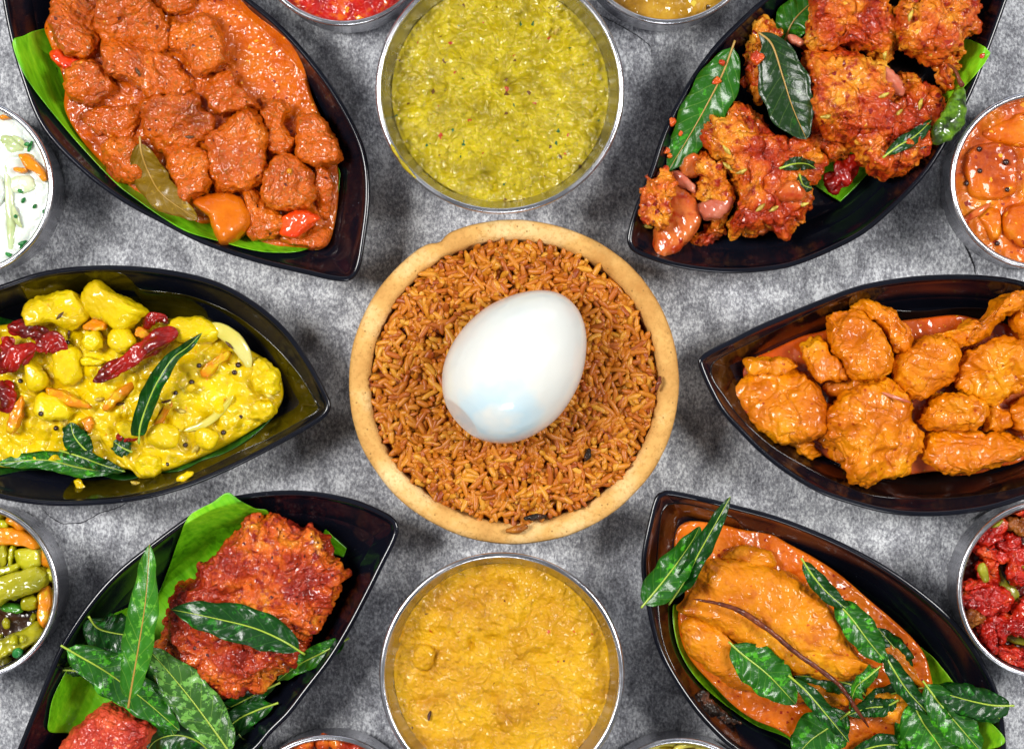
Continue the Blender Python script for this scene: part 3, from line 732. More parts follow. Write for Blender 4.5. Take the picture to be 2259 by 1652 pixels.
    for i in idx:
        if i in oset: continue
        V, F = var[rng.integers(len(var))]; cp, sp = math.cos(pitch[i]), math.sin(pitch[i]); cy_, sy = math.cos(yaw[i]), math.sin(yaw[i]); cr, sr = math.cos(rollv[i]*.0+rng.uniform(-.6, .6)), 0
        Rm = np.array([[cy_, -sy, 0], [sy, cy_, 0], [0, 0, 1]])@np.array([[cp, 0, -sp], [0, 1, 0], [sp, 0, cp]])
        VV.append(V@Rm.T+[x[i], y[i], z[i]]); FQ.append(F[0]+off); FT.append(np.vstack(F[1:])+off); TT.append(np.full(len(V), tone[i])); off += len(V)
    put('rice_mass', np.vstack(VV), [np.vstack(FQ), np.vstack(FT)], m.m, root, attr={'tone': np.concatenate(TT)}, kind='stuff')
EX, EY = P(1140, 806, .046)[:2]
rice()

def egg():
    L = .0296; W = .0228; ang = math.radians(51)
    R, N = 90, 120; phi = np.linspace(0, math.pi, R)[1:-1]; a = np.linspace(0, 2*math.pi, N, endpoint=False)
    ax = np.cos(phi); rad = np.sin(phi)*(1-.10*ax-.02*ax**2)
    V = np.stack([np.repeat((ax*L)[:, None], N, 1), W*rad[:, None]*np.cos(a)[None], W*.97*rad[:, None]*np.sin(a)[None]], -1).reshape(-1, 3)
    V = np.vstack([V, [L, 0, 0], [-L, 0, 0]]); F = [ringfaces(R-2, N), fan(len(V)-2, 0, N), fan(len(V)-1, (R-3)*N, N, True)]
    if (normals_of(V, F)*V).sum() < 0: F = [f[:, ::-1] for f in F]
    V = V+.00035*(V/np.linalg.norm(V, axis=1)[:, None])*fbm(V*60, 2)[:, None]
    # the flat torn facet at the lower left end
    n = np.array([-.93, .16, .30]); n /= np.linalg.norm(n); d = V@n; lim = .0272
    over = np.clip(d-lim, 0, 1); V = V-n*(over*.92)[:, None]
    c, s = math.cos(ang), math.sin(ang); V = np.column_stack([V[:, 0]*c-V[:, 1]*s, V[:, 0]*s+V[:, 1]*c, V[:, 2]])
    zc = .0385+.0122; z0 = V[:, 2].min()
    cx, cy = P(1140, 805, zc)[:2]
    put('boiled_egg', V+[cx, cy, zc], F, M_EGG, origin=np.array([cx, cy, zc+z0]), label='peeled white boiled egg resting on the rice in the clay bowl', cat='egg')
egg()
# rice crumbs and flecks on the rim of the clay bowl
for i, (x, y, L, an, mt, lb) in enumerate(((1455, 1020, 34, 70, M_STEM, 'dry brown herb stalk lying across the right rim of the clay bowl'), (1140, 1165, 50, 12, M_CRUMB, 'reddish rice crumb stuck on the front rim of the clay bowl'))):
    a = math.radians(an); dx, dy = L/2*math.cos(a), -L/2*math.sin(a); y = y if i else 845
    x = x if i else 1452
    tube('herb_stalk' if i == 0 else 'rice_crumb', [(x-dx, y-dy, .0372), (x, y+3, .0380), (x+dx, y+dy, .0372)], [.0006, .0009, .0005] if i == 0 else [.0008, .0016, .0009], food('rice_crumb_brown', ['#6c3408', '#9c5810', '#b87420'], 300, (.3, .5), .6, 800, .0006) if i else mt, lb, 'stalk' if i == 0 else 'crumb', amp=.0006, freq=500)
for x, y, L, an in ((1295, 1003, 30, 70), (1180, 1140, 52, 8)):
    a = math.radians(an); dx, dy = L/2*math.cos(a), -L/2*math.sin(a)
    tube('burnt_leaf_shred', [(x-dx, y-dy, .0385), (x+2, y, .0392), (x+dx, y+dy, .0385)], [.0006, .0013, .0005], M_REFLECTION_CHAR, 'burnt black leaf shred on the rice, '+('right of and below the egg' if an == 70 else 'by the front rim of the clay bowl'), 'leaf shred', amp=.0008, freq=500)

# ================================================================== LARGE STEEL BOWLS
def disc_food(name, B, lvl, mat, label, cat, amp=.001, freq=110, fine=.0003, ffreq=420, cell=0.0, cfreq=180, dome=.0, dents=(), rag=0.0, res=.0004, clipy=None):
    r = B['rin'](lvl)+.0002; N = int(2*math.pi*r/res); a = np.linspace(0, 2*math.pi, N, endpoint=False)
    R = int(r/res); ts = np.linspace(0, 1, R+1)[1:]; ts[-1] = 1
    T = np.repeat(ts, N); x = B['x']+(r*ts[:, None]*np.cos(a)).ravel(); y = B['y']+(r*ts[:, None]*np.sin(a)).ravel()
    X = np.column_stack([x, y, np.zeros(len(x))]); so = seedoff(); Y = X+so
    env = np.clip((1-T)*r/.003, 0, 1)**.6
    h = amp*fbm(Y*freq, 3)+fine*fbm(Y*ffreq, 3)
    if cell: h += cell*(.55-worley(Y*cfreq))
    h -= amp*.24*np.exp(-np.abs(fbm(Y*freq*.9+3, 2))/.03)
    z = lvl+h*(.25+.75*env)+dome*(1-T**2)
    for px, py, rad, dep in dents:
        q = P(px, py, lvl); z += dep*np.exp(-((x-q[0])**2+(y-q[1])**2)/rad**2)
    z = z + np.where(T > .985, .0004, 0)
    V = np.column_stack([x, y, z]); rb = B['rin'](.004)*.96
    low = [np.column_stack([B['x']+q*np.cos(a), B['y']+q*np.sin(a), np.full(N, zz)]) for q, zz in ((B['rin'](lvl*.6)-.0004, lvl*.6), (rb, .0045), (rb*.5, .004))]
    V = np.vstack([V]+low+[[[B['x'], B['y'], lvl+dome]], [[B['x'], B['y'], .004]]])
    F = [ringfaces(len(ts)+3, N), fan(len(V)-2, 0, N), fan(len(V)-1, (len(ts)+2)*N, N, True)]
    if normals_of(V, F)[-2, 2] < 0: F = [f[:, ::-1] for f in F]
    return put(name, V, F, mat, origin=np.array([B['x'], B['y'], .004]), label=label, cat=cat)

disc_food('green_chutney', BG, .0325, M_GREENC, 'coarse olive green chutney with herb and chilli flecks filling the large upper bowl', 'chutney', .0038, 80, .0018, 300, .0024, 290, .0018,
          [(1110, 195, .0035, -.002), (1125, 300, .002, -.001)])
disc_food('yellow_curry', BY, .0335, M_YELLOWC, 'thick mustard yellow curry filling the large lower bowl', 'curry', .0032, 75, .0013, 330, .0003, 200, .0012,
          [(1080, 1415, .0022, -.002), (1040, 1420, .0016, -.0018), (1190, 1440, .0018, -.0018), (1230, 1420, .002, -.0012), (930, 1440, .002, .0025), (1290, 1545, .0018, -.001), (880, 1425, .0015, -.001)])
def seed(x, y, ang, L, w, z, mat, name, label, cat, view=ID, group=None):
    k = abs(view((1, 0))[0]-view((0, 0))[0]); a = math.radians(ang); d = L/2/k/1.0/(S)*1.0
    dx, dy = L/2/(S*k)*math.cos(a), -L/2/(S*k)*math.sin(a)
    return tube(name, [(x-dx, y-dy, z-w*.25), (x+dy*.12, y+dx*.12, z), (x+dx, y+dy, z-w*.25)], [w*.35, w, w*.35], mat, label, cat, view=view, sides=9, amp=w*.18, freq=900, group=group)
def ball(x, y, r, z, mat, name, label, cat, view=ID, group=None):
    c = P(*view((x, y, z))); R, N = 9, 12; phi = np.linspace(math.pi/2, -math.pi/2, R+2)[1:-1]; a = np.linspace(0, 2*math.pi, N, endpoint=False)
    rg = np.stack([c[0]+r*np.cos(phi)[:, None]*np.cos(a), c[1]+r*np.cos(phi)[:, None]*np.sin(a), np.repeat((c[2]+r*.95*np.sin(phi))[:, None], N, 1)], -1)
    V, F = ringsurf(rg, c+[0, 0, r], c-[0, 0, r])
    if ((V-c)*normals_of(V, F)).sum() < 0: F = [f[:, ::-1] for f in F]
    X = V+seedoff(); V = V+(V-c)*.10*fbm(X*900, 2)[:, None]
    return put(name, V, F, mat, label=label, cat=cat, group=group)
seed(1228, 68, 65, .0040, .0009, .0357, M_FENNEL, 'fennel_seed', 'pale curved fennel seed on the green chutney near its top right', 'seed')
blob('curry_lump', [(912, 1436), (925, 1420), (950, 1422), (960, 1440), (955, 1465), (930, 1478), (912, 1462)], .0322, .0046, M_YELLOWC, 'smooth pinkish yellow lump at the left of the yellow curry', 'lump', amp=.0002)
seed(948, 1578, 80, .0040, .0007, .0357, M_STEM, 'brown_shred', 'small brown shred on the yellow curry near its lower left', 'shred')

a_ = np.radians(np.linspace(205, 228, 9)); rr_ = BG['r']-.0009
def unP(x, y, z): k = S*(H-z)/H; return (x/k+CX, CY-y/k, z)
tube('chutney_smear', [unP(BG['x']+rr_*math.cos(t), BG['y']+rr_*math.sin(t), .0437) for t in a_], [.0002, .0007, .0004, .0009, .0005, .0002], M_GREENC, 'thin chutney smear on the lower left rim of the large upper bowl', 'smear', amp=.0003, freq=500, n=50)

# ================================================================== PLATE A: mutton curry
BAN_A = banana('banana_leaf_a', -.55)
sheet('banana_leaf', [(130, 280), (180, 240), (262, 178), (600, 0), (1200, 300), (1700, 650), (1940, 930), (1995, 1000), (2000, 1060), (1975, 1200), (1900, 1400), (1780, 1478), (1640, 1492), (1500, 1478), (1280, 1420), (1130, 1375), (1000, 1300), (840, 1190), (700, 1080), (480, 850), (320, 655), (200, 480), (150, 370)],
      PA.lay(.0009), BAN_A, 'bright green banana leaf strip under the mutton curry', 'banana leaf', VA, thick=.0004, amp=.0004, freq=90, edge=.0005, rollup=.0022, zr=.012)
GA = [(262, 150), (330, 20), (400, -120), (900, -250), (1300, -60), (1420, 10), (1500, 90), (1700, 250), (1790, 400), (1830, 560), (1900, 720), (1950, 860), (1985, 1000), (1980, 1200), (1940, 1400), (1880, 1462), (1780, 1462), (1700, 1462), (1580, 1460), (1480, 1400), (1260, 1318), (1120, 1335), (1000, 1290), (880, 1200), (760, 1100), (640, 1000), (480, 820), (385, 650), (385, 520), (360, 420), (320, 320), (290, 250)]
sheet('curry_gravy', GA, PA.mound(.0168, .0228, P(1050*.376, 600*.376, .016)[:2], .05), M_GRAVY, 'thick orange gravy pooled round the mutton on its plate', 'gravy', VA, zr=.0165, thick=.0018, amp=.0022, freq=110, edge=.0022, fine=.0008, ffreq=380, cell=.0004, cfreq=400)
def meat(pts, z, h, where, **k):
    kw = dict(amp=.0016, freq=95, fine=.0006, ffreq=480, sq=.46, view=VA, group='mutton chunks on the plate', grow=1.06, rag=.0010, tilt=.5, crease=.0007, crfreq=70, fibre=.0004); kw.update(k); z += rng.uniform(0, .0022); h *= 1.05
    return blob('mutton_chunk', pts, z, h, M_MUTTON, where, 'meat', **kw)
meat([(330, -60), (460, -40), (600, -10), (620, 80), (590, 200), (560, 330), (430, 340), (340, 250), (320, 120)], .014, .012, 'mutton chunk at the far upper left of its plate, half under red pepper')
meat([(870, -60), (1100, -60), (1150, 10), (1130, 85), (1050, 112), (960, 70), (890, 20)], .013, .012, 'mutton chunk cut by the top edge of the photo')
meat([(615, 60), (640, -10), (740, -60), (850, -20), (950, 90), (1000, 200), (960, 320), (880, 330), (780, 320), (700, 330), (620, 270), (600, 150)], .016, .0155, 'large rounded mutton chunk highest on the mutton heap', freq=90)
meat([(620, 300), (700, 252), (850, 300), (1000, 330), (1090, 410), (1132, 520), (1075, 575), (980, 570), (890, 590), (780, 495), (660, 450)], .016, .014, 'long ridged mutton chunk with a cumin seed on it')
meat([(400, 470), (440, 405), (560, 372), (640, 440), (690, 540), (620, 590), (570, 642), (490, 620), (420, 570)], .015, .013, 'squarish mutton chunk on the left beside the banana leaf', sq=.42, freq=90)
meat([(1000, 150), (1090, 142), (1220, 110), (1310, 225), (1340, 370), (1230, 432), (1160, 440), (1080, 350), (1000, 260)], .015, .0135, 'mutton chunk at the upper right of the heap against open gravy', sq=.42)
meat([(1188, 470), (1260, 440), (1355, 432), (1400, 480), (1450, 560), (1525, 645), (1420, 660), (1310, 692), (1220, 600)], .015, .0135, 'cube of mutton with a flat top right of the dark gap', sq=.36, freq=80)
meat([(845, 610), (920, 580), (1000, 572), (1150, 560), (1200, 640), (1262, 700), (1240, 800), (1150, 880), (1050, 900), (960, 900), (870, 810), (850, 700)], .0165, .013, 'broad mutton chunk in the centre of the heap with a dark seed', sq=.45)
meat([(500, 660), (640, 625), (760, 620), (830, 640), (850, 740), (780, 840), (660, 830), (560, 780), (480, 720)], .0135, .011, 'gravy covered mutton chunk above the banana leaf edge')
meat([(640, 850), (740, 820), (830, 850), (840, 950), (842, 1062), (730, 1078), (650, 1040), (615, 950)], .0145, .012, 'small mutton chunk left of the bay leaf')
meat([(965, 880), (1100, 862), (1230, 900), (1240, 1000), (1245, 1095), (1150, 1180), (1070, 1202), (1020, 1150), (990, 1010)], .016, .0135, 'mutton chunk right of the bay leaf pointing down', sq=.42)
meat([(1250, 800), (1350, 720), (1440, 638), (1500, 682), (1560, 790), (1572, 950), (1550, 1060), (1400, 1130), (1270, 1092), (1232, 950)], .0165, .0145, 'largest mutton chunk in the lower middle of the heap', freq=95)
meat([(1515, 660), (1560, 600), (1640, 588), (1692, 660), (1670, 740), (1722, 850), (1700, 925), (1630, 915), (1570, 850), (1570, 770)], .014, .012, 'knobbly red glazed mutton piece between two deep gaps', amp=.0022, freq=190)
meat([(1765, 690), (1850, 680), (1940, 760), (1990, 880), (1992, 945), (1885, 985), (1790, 962), (1742, 900), (1760, 780)], .014, .014, 'wedge of mutton farthest right against the plate wall', sq=.45)
meat([(1560, 1060), (1620, 960), (1700, 920), (1800, 980), (1850, 1080), (1835, 1180), (1780, 1240), (1650, 1240), (1560, 1180)], .0155, .014, 'mutton chunk with a yellow seed just above the red pepper')
meat([(1450, 1130), (1550, 1160), (1640, 1250), (1650, 1340), (1590, 1410), (1480, 1390), (1460, 1260)], .0135, .011, 'mutton chunk wedged between potato and red pepper')
meat([(1850, 1000), (1930, 1000), (1972, 1080), (1950, 1250), (1900, 1280), (1850, 1180)], .011, .010, 'dark strip of mutton along the right plate wall', amp=.0018)
meat([(1640, 1400), (1760, 1360), (1900, 1330), (1940, 1380), (1880, 1450), (1740, 1455)], .012, .008, 'low lump of mutton in gravy at the plate tip')
blob('potato_piece', [(1135, 1190), (1210, 1150), (1330, 1130), (1420, 1150), (1470, 1230), (1480, 1310), (1420, 1390), (1315, 1446), (1260, 1360), (1230, 1280)], .0165, .015, M_POTATO_O, 'smooth orange stained potato wedge at the lower edge of the mutton', 'potato', view=VA, amp=.0007, freq=70, fine=.00015, sq=.55)
blob('red_pepper_piece', [(1650, 1290), (1700, 1240), (1780, 1235), (1880, 1275), (1850, 1320), (1780, 1370), (1690, 1400), (1640, 1370)], .0205, .0065, M_PEPPER, 'bright red pepper piece at the tip end of the mutton', 'pepper', view=VA, amp=.0008, freq=160)
blob('red_pepper_piece', [(290, 330), (330, 290), (420, 330), (510, 360), (470, 400), (390, 420), (360, 400)], .0165, .006, M_PEPPER, 'red pepper piece beside the top of the banana leaf', 'pepper', view=VA, amp=.0007, freq=160)
leaf('bay_leaf', over([(820, 800, .0245), (830, 900, .0255), (880, 1030, .0245), (960, 1150, .0225), (1160, 1290, .0190)], VA, .0010, 75), 215, 'olive brown stewed bay leaf stuck on the mutton', VA, M_BAYBROWN, M_RIBY, fold=.18, peak=.42, roll=.15, cat='bay leaf')
seed(808, 425, -60, .0040, .0007, surf(808, 425, VA)+.0003, M_CUMIN, 'cumin_seed', 'dark cumin seed on the long ridged mutton chunk', 'seed', VA)
seed(1110, 802, 0, .0036, .0007, surf(1110, 802, VA)+.0003, M_CUMIN, 'cumin_seed', 'dark seed on the broad central mutton chunk', 'seed', VA)
ball(1697, 1005, .0011, surf(1697, 1005, VA)+.0004, M_CARROT, 'yellow_seed', 'yellow chilli seed on the mutton chunk above the red pepper', 'seed', VA)

# ================================================================== PLATE B: yellow vegetables
sheet('sauce_film', [(180, 245), (300, 185), (550, 160), (730, 180), (790, 220), (830, 270), (1000, 290), (1150, 320), (1350, 400), (1500, 500), (1650, 630), (1780, 780), (1868, 920), (1885, 975), (1800, 1030), (1600, 1140), (1400, 1230), (1200, 1330), (1000, 1420), (700, 1480), (450, 1498), (400, 1460), (420, 1380), (300, 1250), (250, 800), (170, 330)],
      PB.lay(.00035), M_FILM_OLIVE, 'thin olive sauce film smeared on the yellow vegetable plate', 'sauce', VB, thick=.0003, amp=.00012, edge=.0004, zr=.012)
BAN_B = banana('banana_leaf_b', .5, '#0c2c0c', '#1c5414', '#34741c')
sheet('banana_leaf', [(-200, 470), (150, 462), (500, 400), (1100, 470), (1500, 700), (1640, 900), (1610, 1010), (1480, 1140), (1330, 1228), (1200, 1270), (1080, 1328), (930, 1345), (740, 1385), (560, 1360), (200, 1330), (-200, 1300)],
      PB.lay(.0011), BAN_B, 'dark wet banana leaf edge under the yellow vegetables', 'banana leaf', VB, thick=.0004, amp=.0004, edge=.0004, zr=.010)
MB = [(-200, 520), (0, 480), (60, 472), (150, 462), (165, 380), (220, 335), (340, 300), (500, 320), (600, 300), (740, 330), (850, 410), (900, 440), (1000, 442), (1130, 436), (1250, 464), (1370, 545), (1450, 615), (1560, 685), (1635, 770), (1660, 870), (1635, 960), (1555, 1045), (1440, 1120), (1300, 1200), (1150, 1268), (1010, 1325), (930, 1345), (900, 1375), (820, 1380), (760, 1330), (600, 1325), (400, 1290), (200, 1305), (0, 1315),
      (-200, 1250), (-400, 1050), (-500, 850), (-400, 650)]
sheet('vegetable_mash', MB, PB.mound(.0165, .0240, P(*VB((800, 800, .016)))[:2], .055, .032), M_VEGY, 'lumpy yellow vegetable curry heaped along its black plate', 'curry', VB, zr=.0165, thick=.0035, amp=.0030, freq=85, cell=.0044, cfreq=170, edge=.0034, fine=.0005, ffreq=330, crease=.0007, crfreq=80, res=.00045)
def pot(pts, z, h, lb, mat=None, nm='potato_piece', cat='potato', **k):
    kw = dict(amp=.0013, freq=85, fine=.0003, ffreq=380, sq=.6, view=VB, grow=1.06, tilt=.3, crease=.0002, crfreq=90); kw.update(k)
    return blob(nm, pts, z, h, mat or M_POTATO_Y, lb, cat, **kw)
pot([(510, 290), (560, 232), (610, 235), (680, 290), (780, 340), (862, 400), (830, 440), (760, 500), (700, 520), (640, 480), (560, 440), (512, 380)], .0165, .016, 'tall smooth yellow potato wedge at the top of its plate')
pot([(152, 460), (160, 385), (220, 332), (340, 290), (450, 300), (520, 360), (522, 430), (470, 480), (400, 500), (330, 470), (230, 492), (170, 500)], .0165, .014, 'broad knobbly potato piece left of the tall wedge', freq=110, amp=.0014)
pot([(640, 560), (680, 505), (740, 500), (788, 540), (790, 600), (740, 640), (670, 630)], .0215, .0085, 'round yellow potato ball between chilli and carrot', amp=.0004)
pot([(480, 570), (520, 520), (580, 525), (605, 580), (560, 630), (500, 620)], .0215, .0075, 'small lumpy potato bit left of the round ball', amp=.0010, freq=200)
pot([(150, 700), (200, 700), (270, 760), (285, 830), (240, 870), (180, 860), (160, 790)], .0205, .009, 'rounded potato piece under the left chilli pile')
pot([(330, 620), (420, 600), (480, 660), (470, 780), (400, 830), (330, 760)], .0205, .0085, 'flat topped potato piece in the middle left of the curry')
pot([(230, 900), (330, 890), (430, 970), (390, 1030), (280, 1040), (215, 990)], .0200, .0085, 'smooth potato slab beside the brown seed at left')
pot([(1480, 700), (1560, 690), (1630, 760), (1640, 850), (1590, 900), (1520, 880), (1475, 790)], .0150, .0100, 'knobbly potato piece nearest the right tip', freq=190, amp=.0014)
pot([(1500, 930), (1600, 930), (1620, 990), (1540, 1050), (1460, 1020)], .0140, .0085, 'potato lump below the fennel seed at the right tip', freq=170, amp=.0012)
pot([(1000, 470), (1060, 436), (1160, 436), (1250, 470), (1290, 520), (1240, 570), (1110, 578), (1020, 545)], .0190, .0095, 'rounded yellow slice at the head of the onion curve')
pot([(690, 1060), (760, 1040), (830, 1090), (800, 1150), (720, 1140)], .0190, .0080, 'small potato lump above the red chilli bit')
pot([(1150, 1100), (1230, 1080), (1290, 1130), (1240, 1190), (1160, 1170)], .0170, .0080, 'potato lump between the lower mustard seeds')
pot([(880, 1100), (960, 1060), (1050, 1100), (1040, 1170), (950, 1190), (880, 1160)], .0180, .0085, 'potato lump right of the long curled leaf foot')
pot([(820, 1250), (900, 1230), (960, 1290), (920, 1360), (840, 1370), (800, 1310)], .0130, .0095, 'potato knob bulging over the lower edge of the curry', freq=190, amp=.0012)
pot([(480, 680), (540, 668), (606, 690), (600, 715), (530, 722), (482, 712)], .0235, .0045, 'pale bean shaped piece above the fennel seeds', amp=.0002)
pot([(805, 820), (850, 795), (885, 830), (860, 865), (815, 860)], .0235, .0050, 'small pale bead beside the long curled leaf', amp=.0002)
pot([(1095, 850), (1130, 825), (1160, 850), (1130, 875)], .0225, .0050, 'tiny pale bead right of the long curled leaf', amp=.0002)
def car(pts, z, h, lb): return pot(pts, z-.0014, h, lb, M_CARROT, 'carrot_piece', 'carrot', amp=.0008, sq=.35, rag=.0009, grow=.92)
car([(490, 470), (550, 440), (635, 460), (630, 500), (560, 520), (500, 515)], .0235, .0055, 'orange carrot piece below the tall potato wedge')
car([(790, 500), (830, 485), (880, 520), (895, 555), (840, 570), (800, 545)], .0235, .0058, 'small carrot cube above the long red chilli')
car([(280, 845), (400, 870), (530, 940), (525, 975), (400, 960), (290, 890)], .0225, .0055, 'long carrot baton left of the fennel seeds')
car([(600, 960), (650, 890), (790, 800), (810, 840), (700, 930), (620, 1000)], .0220, .0058, 'slanting carrot baton under the long curled leaf')
car([(40, 1100), (70, 950), (140, 880), (155, 950), (120, 1080), (80, 1130)], .0205, .0058, 'upright carrot stick at the left below the chillies')
car([(470, 1040), (530, 1010), (560, 1080), (520, 1110)], .0215, .0050, 'carrot end beside the lower left curry leaf')
car([(1170, 760), (1230, 690), (1345, 620), (1360, 660), (1270, 760), (1200, 800)], .0215, .0060, 'orange carrot slice inside the onion curve')
car([(940, 1010), (1000, 900), (1030, 920), (960, 1060), (880, 1130)], .0205, .0055, 'thin carrot strip along the right of the curled leaf')
tube('onion_slice', [(1180, 480, .0240), (1300, 515, .0250), (1390, 585, .0245), (1445, 670, .0235), (1462, 740, .0220)], [.0012, .0026, .0030, .0026, .0012], M_ONIONW, 'translucent curved onion slice on the right of the yellow curry', 'onion', view=VB, flat=.35, amp=.0003)
tube('onion_slice', [(1080, 1100, .0225), (1200, 1060, .0230), (1300, 980, .0225), (1370, 890, .0220)], [.0008, .0014, .0014, .0007], M_ONIONW, 'thin onion sliver running through the lower right yellow curry', 'onion', view=VB, flat=.4, amp=.0002)
def chilli(path, radii, lb, view=VB, **k):
    kw = dict(flat=.5, amp=.0014, freq=190, sides=30, n=70, lobes=3, lobe=.26, twist=2.0); kw.update(k)
    return tube('red_chilli', path, radii, M_CHILLI, lb, 'chilli', view=view, **kw)
chilli([(548, 810, .0285), (650, 745, .0290), (760, 680, .0295), (880, 605, .0300), (960, 555, .0298), (1040, 500, .0292)], [.0020, .0025, .0026, .0031, .0035, .0024], 'long dried red chilli lying across the centre of the yellow vegetables')
chilli([(855, 500, .0255), (870, 455, .0265), (920, 435, .0270), (990, 462, .0262)], [.0016, .0020, .0016, .0012], 'small hooked red chilli above the long chilli')
chilli([(-30, 720, .0275), (60, 690, .0285), (140, 650, .0290), (200, 590, .0285)], [.0030, .0038, .0034, .0020], 'red chilli crossing lowest in the left chilli pile')
chilli([(50, 500, .0275), (130, 500, .0285), (220, 530, .0285), (300, 560, .0280)], [.0024, .0030, .0026, .0022], 'red chilli topmost in the left chilli pile')
chilli([(200, 600, .0290), (270, 580, .0295), (330, 600, .0290), (345, 650, .0275)], [.0024, .0034, .0036, .0024], 'torn flat red chilli at the right of the left chilli pile', flat=.35)
chilli([(40, 540, .0265), (50, 610, .0270), (20, 680, .0262)], [.0020, .0030, .0022], 'short curled red chilli inside the left chilli pile')
chilli([(0, 800, .0235), (30, 870, .0245), (35, 940, .0245), (10, 990, .0235)], [.0024, .0034, .0030, .0020], 'dark red chilli below the pile at the left photo edge')
chilli([(690, 1140, .0235), (740, 1128, .0242), (800, 1145, .0232)], [.0012, .0020, .0014], 'bright red chilli scrap below the long curled leaf', n=24)
leaf('curry_leaf', over([(815, 1175, .0265), (822, 1080, .0285), (860, 960, .0298), (920, 820, .0318), (1010, 680, .0325), (1100, 610, .0320), (1187, 525, .0295)], VB, .002), 112, 'long dark green curry leaf rolled up across the red chilli', VB, M_LEAF, fold=.55, peak=.30, curl=-.3)
leaf('curry_leaf', [(730, 1335, .0195), (500, 1322, .0205), (250, 1270, .0205), (-30, 1295, .0195)], 130, 'flat curry leaf lying on the lower left edge of the yellow curry', VB, M_LEAF2, fold=.15, roll=.1)
leaf('curry_leaf', [(540, 1250, .0245), (470, 1180, .0255), (430, 1120, .0262), (415, 1050, .0252)], 170, 'short upright curry leaf at the lower left of the curry', VB, M_LEAF, fold=.2)
leaf('curry_leaf', over([(350, 1215, .0235), (480, 1255, .0240), (600, 1300, .0230), (735, 1340, .0195)], VB), 100, 'narrow curry leaf pointing down right from the short one', VB, M_LEAF, fold=.3)
leaf('curry_leaf', [(775, 1225, .0225), (720, 1200, .0240), (665, 1160, .0225)], 120, 'small dark leaf scrap under the red chilli scrap', VB, M_LEAF, fold=.1, n=20)
def mustard(pts, view, lbs, grp, r=.00095):
    for (x, y), lb in zip(pts, lbs):
        z = surf(x, y, view); ball(x, y, r*rng.uniform(.85, 1.15), z+r*.35, M_SEED, 'mustard_seed', lb, 'seed', view, grp)
mustard([(1168, 718), (1398, 714), (1375, 758), (1030, 878), (240, 1000), (328, 1085), (1412, 1018), (1311, 1110), (1088, 1183), (980, 1297), (398, 583), (120, 808), (1125, 815)], VB,
        ['mustard seed right beside the upper part of the long curled leaf', 'mustard seed inside the onion curve, uppermost of a close pair', 'mustard seed inside the onion curve, lower of a close pair', 'mustard seed touching the middle of the long curled leaf', 'mustard seed on the smooth slab left in the yellow curry',
         'mustard seed just left of the short upright curry leaf', 'mustard seed nearest the right tip of the yellow curry', 'mustard seed low in the right part of the yellow curry', 'mustard seed beside the fennel seed at the lower edge', 'mustard seed lowest on the yellow curry, almost off the heap',
         'mustard seed under the upright cumin seed at upper left', 'mustard seed under the left chilli pile', 'mustard seed by the tiny pale bead right of the curled leaf'], 'mustard seeds on the yellow vegetables')
for x, y, an, nm, lb in ((352, 425, 45, 'cumin_seed', 'brown cumin seed on the broad knobbly potato'), (408, 530, 85, 'cumin_seed', 'upright cumin seed below the knobbly potato'), (1345, 598, -45, 'cumin_seed', 'thin cumin seed on the onion curve'), (1580, 895, -30, 'fennel_seed', 'fennel seed near the right tip of the yellow curry'),
                         (1150, 1203, 45, 'fennel_seed', 'fennel seed at the lower edge of the yellow curry'), (800, 1405, -10, 'fennel_seed', 'lone fennel seed on bare plate below the yellow curry'), (700, 940, 5, 'cumin_seed', 'cumin seed between carrot batons'), (580, 913, 10, 'fennel_seed', 'fennel seed where two carrot batons meet'),
                         (1060, 980, -15, 'fennel_seed', 'fennel seed right of the long curled leaf'), (388, 1060, 80, 'fennel_seed', 'fennel seed above the short upright leaf'), (975, 925, 15, 'cumin_seed', 'dark cumin seed touching the curled leaf')):
    w = .0010 if nm[0] == 'f' else .0006; z = surf(x, y, VB)
    seed(x, y, an, .0046 if nm[0] == 'f' else .0042, w, z+w*.5, M_FENNEL if nm[0] == 'f' else M_CUMIN, nm, lb, 'seed', VB)
z = surf(465, 1430, VB); blob('curry_scrap', [(435, 1400), (470, 1390), (505, 1430), (490, 1465), (455, 1460)], z-.0002, .002, M_VEGY, 'yellow green curry scrap on bare plate at lower left', 'scrap', view=VB, amp=.0005, freq=400)
z = surf(1090, 1370, VB); blob('curry_scrap', [(1035, 1390), (1070, 1350), (1130, 1340), (1130, 1365), (1080, 1395)], z-.0002, .0025, M_VEGY, 'flat curry scrap on bare plate below the yellow curry middle', 'scrap', view=VB, amp=.0005, freq=400)

# ================================================================== PLATE E: orange chicken
sheet('sauce_film', [(245, 660), (300, 600), (560, 470), (900, 300), (1050, 240), (1150, 215), (1250, 300), (1500, 320), (1800, 300), (2103, 340), (2500, 500), (2700, 800), (2600, 1100), (2103, 1330), (1800, 1400), (1500, 1420), (1200, 1400), (1000, 1330), (800, 1230), (600, 1110), (430, 960), (330, 830), (260, 730)],
      PE.lay(.00035), M_FILM_BROWN, 'thin dark brown sauce film inside the orange chicken plate', 'sauce', VE, thick=.0003, amp=.00012, edge=.0004, zr=.012)
sheet('curry_gravy', [(425, 740), (470, 640), (520, 595), (620, 550), (800, 470), (950, 430), (1080, 350), (1300, 380), (1500, 365), (1700, 345), (1850, 370), (2103, 420), (2400, 560), (2550, 800), (2450, 1000), (2103, 1200), (1950, 1240), (1850, 1275), (1700, 1290), (1600, 1265), (1430, 1285), (1250, 1310), (1050, 1230), (850, 1140), (640, 1085), (510, 980), (430, 860)],
      PE.pool(.0125), M_GRAVYO, 'thin shiny orange brown gravy under the orange chicken pieces', 'gravy', VE, zr=.013, thick=.0014, amp=.0004, freq=90, edge=.0016, fine=.00012)
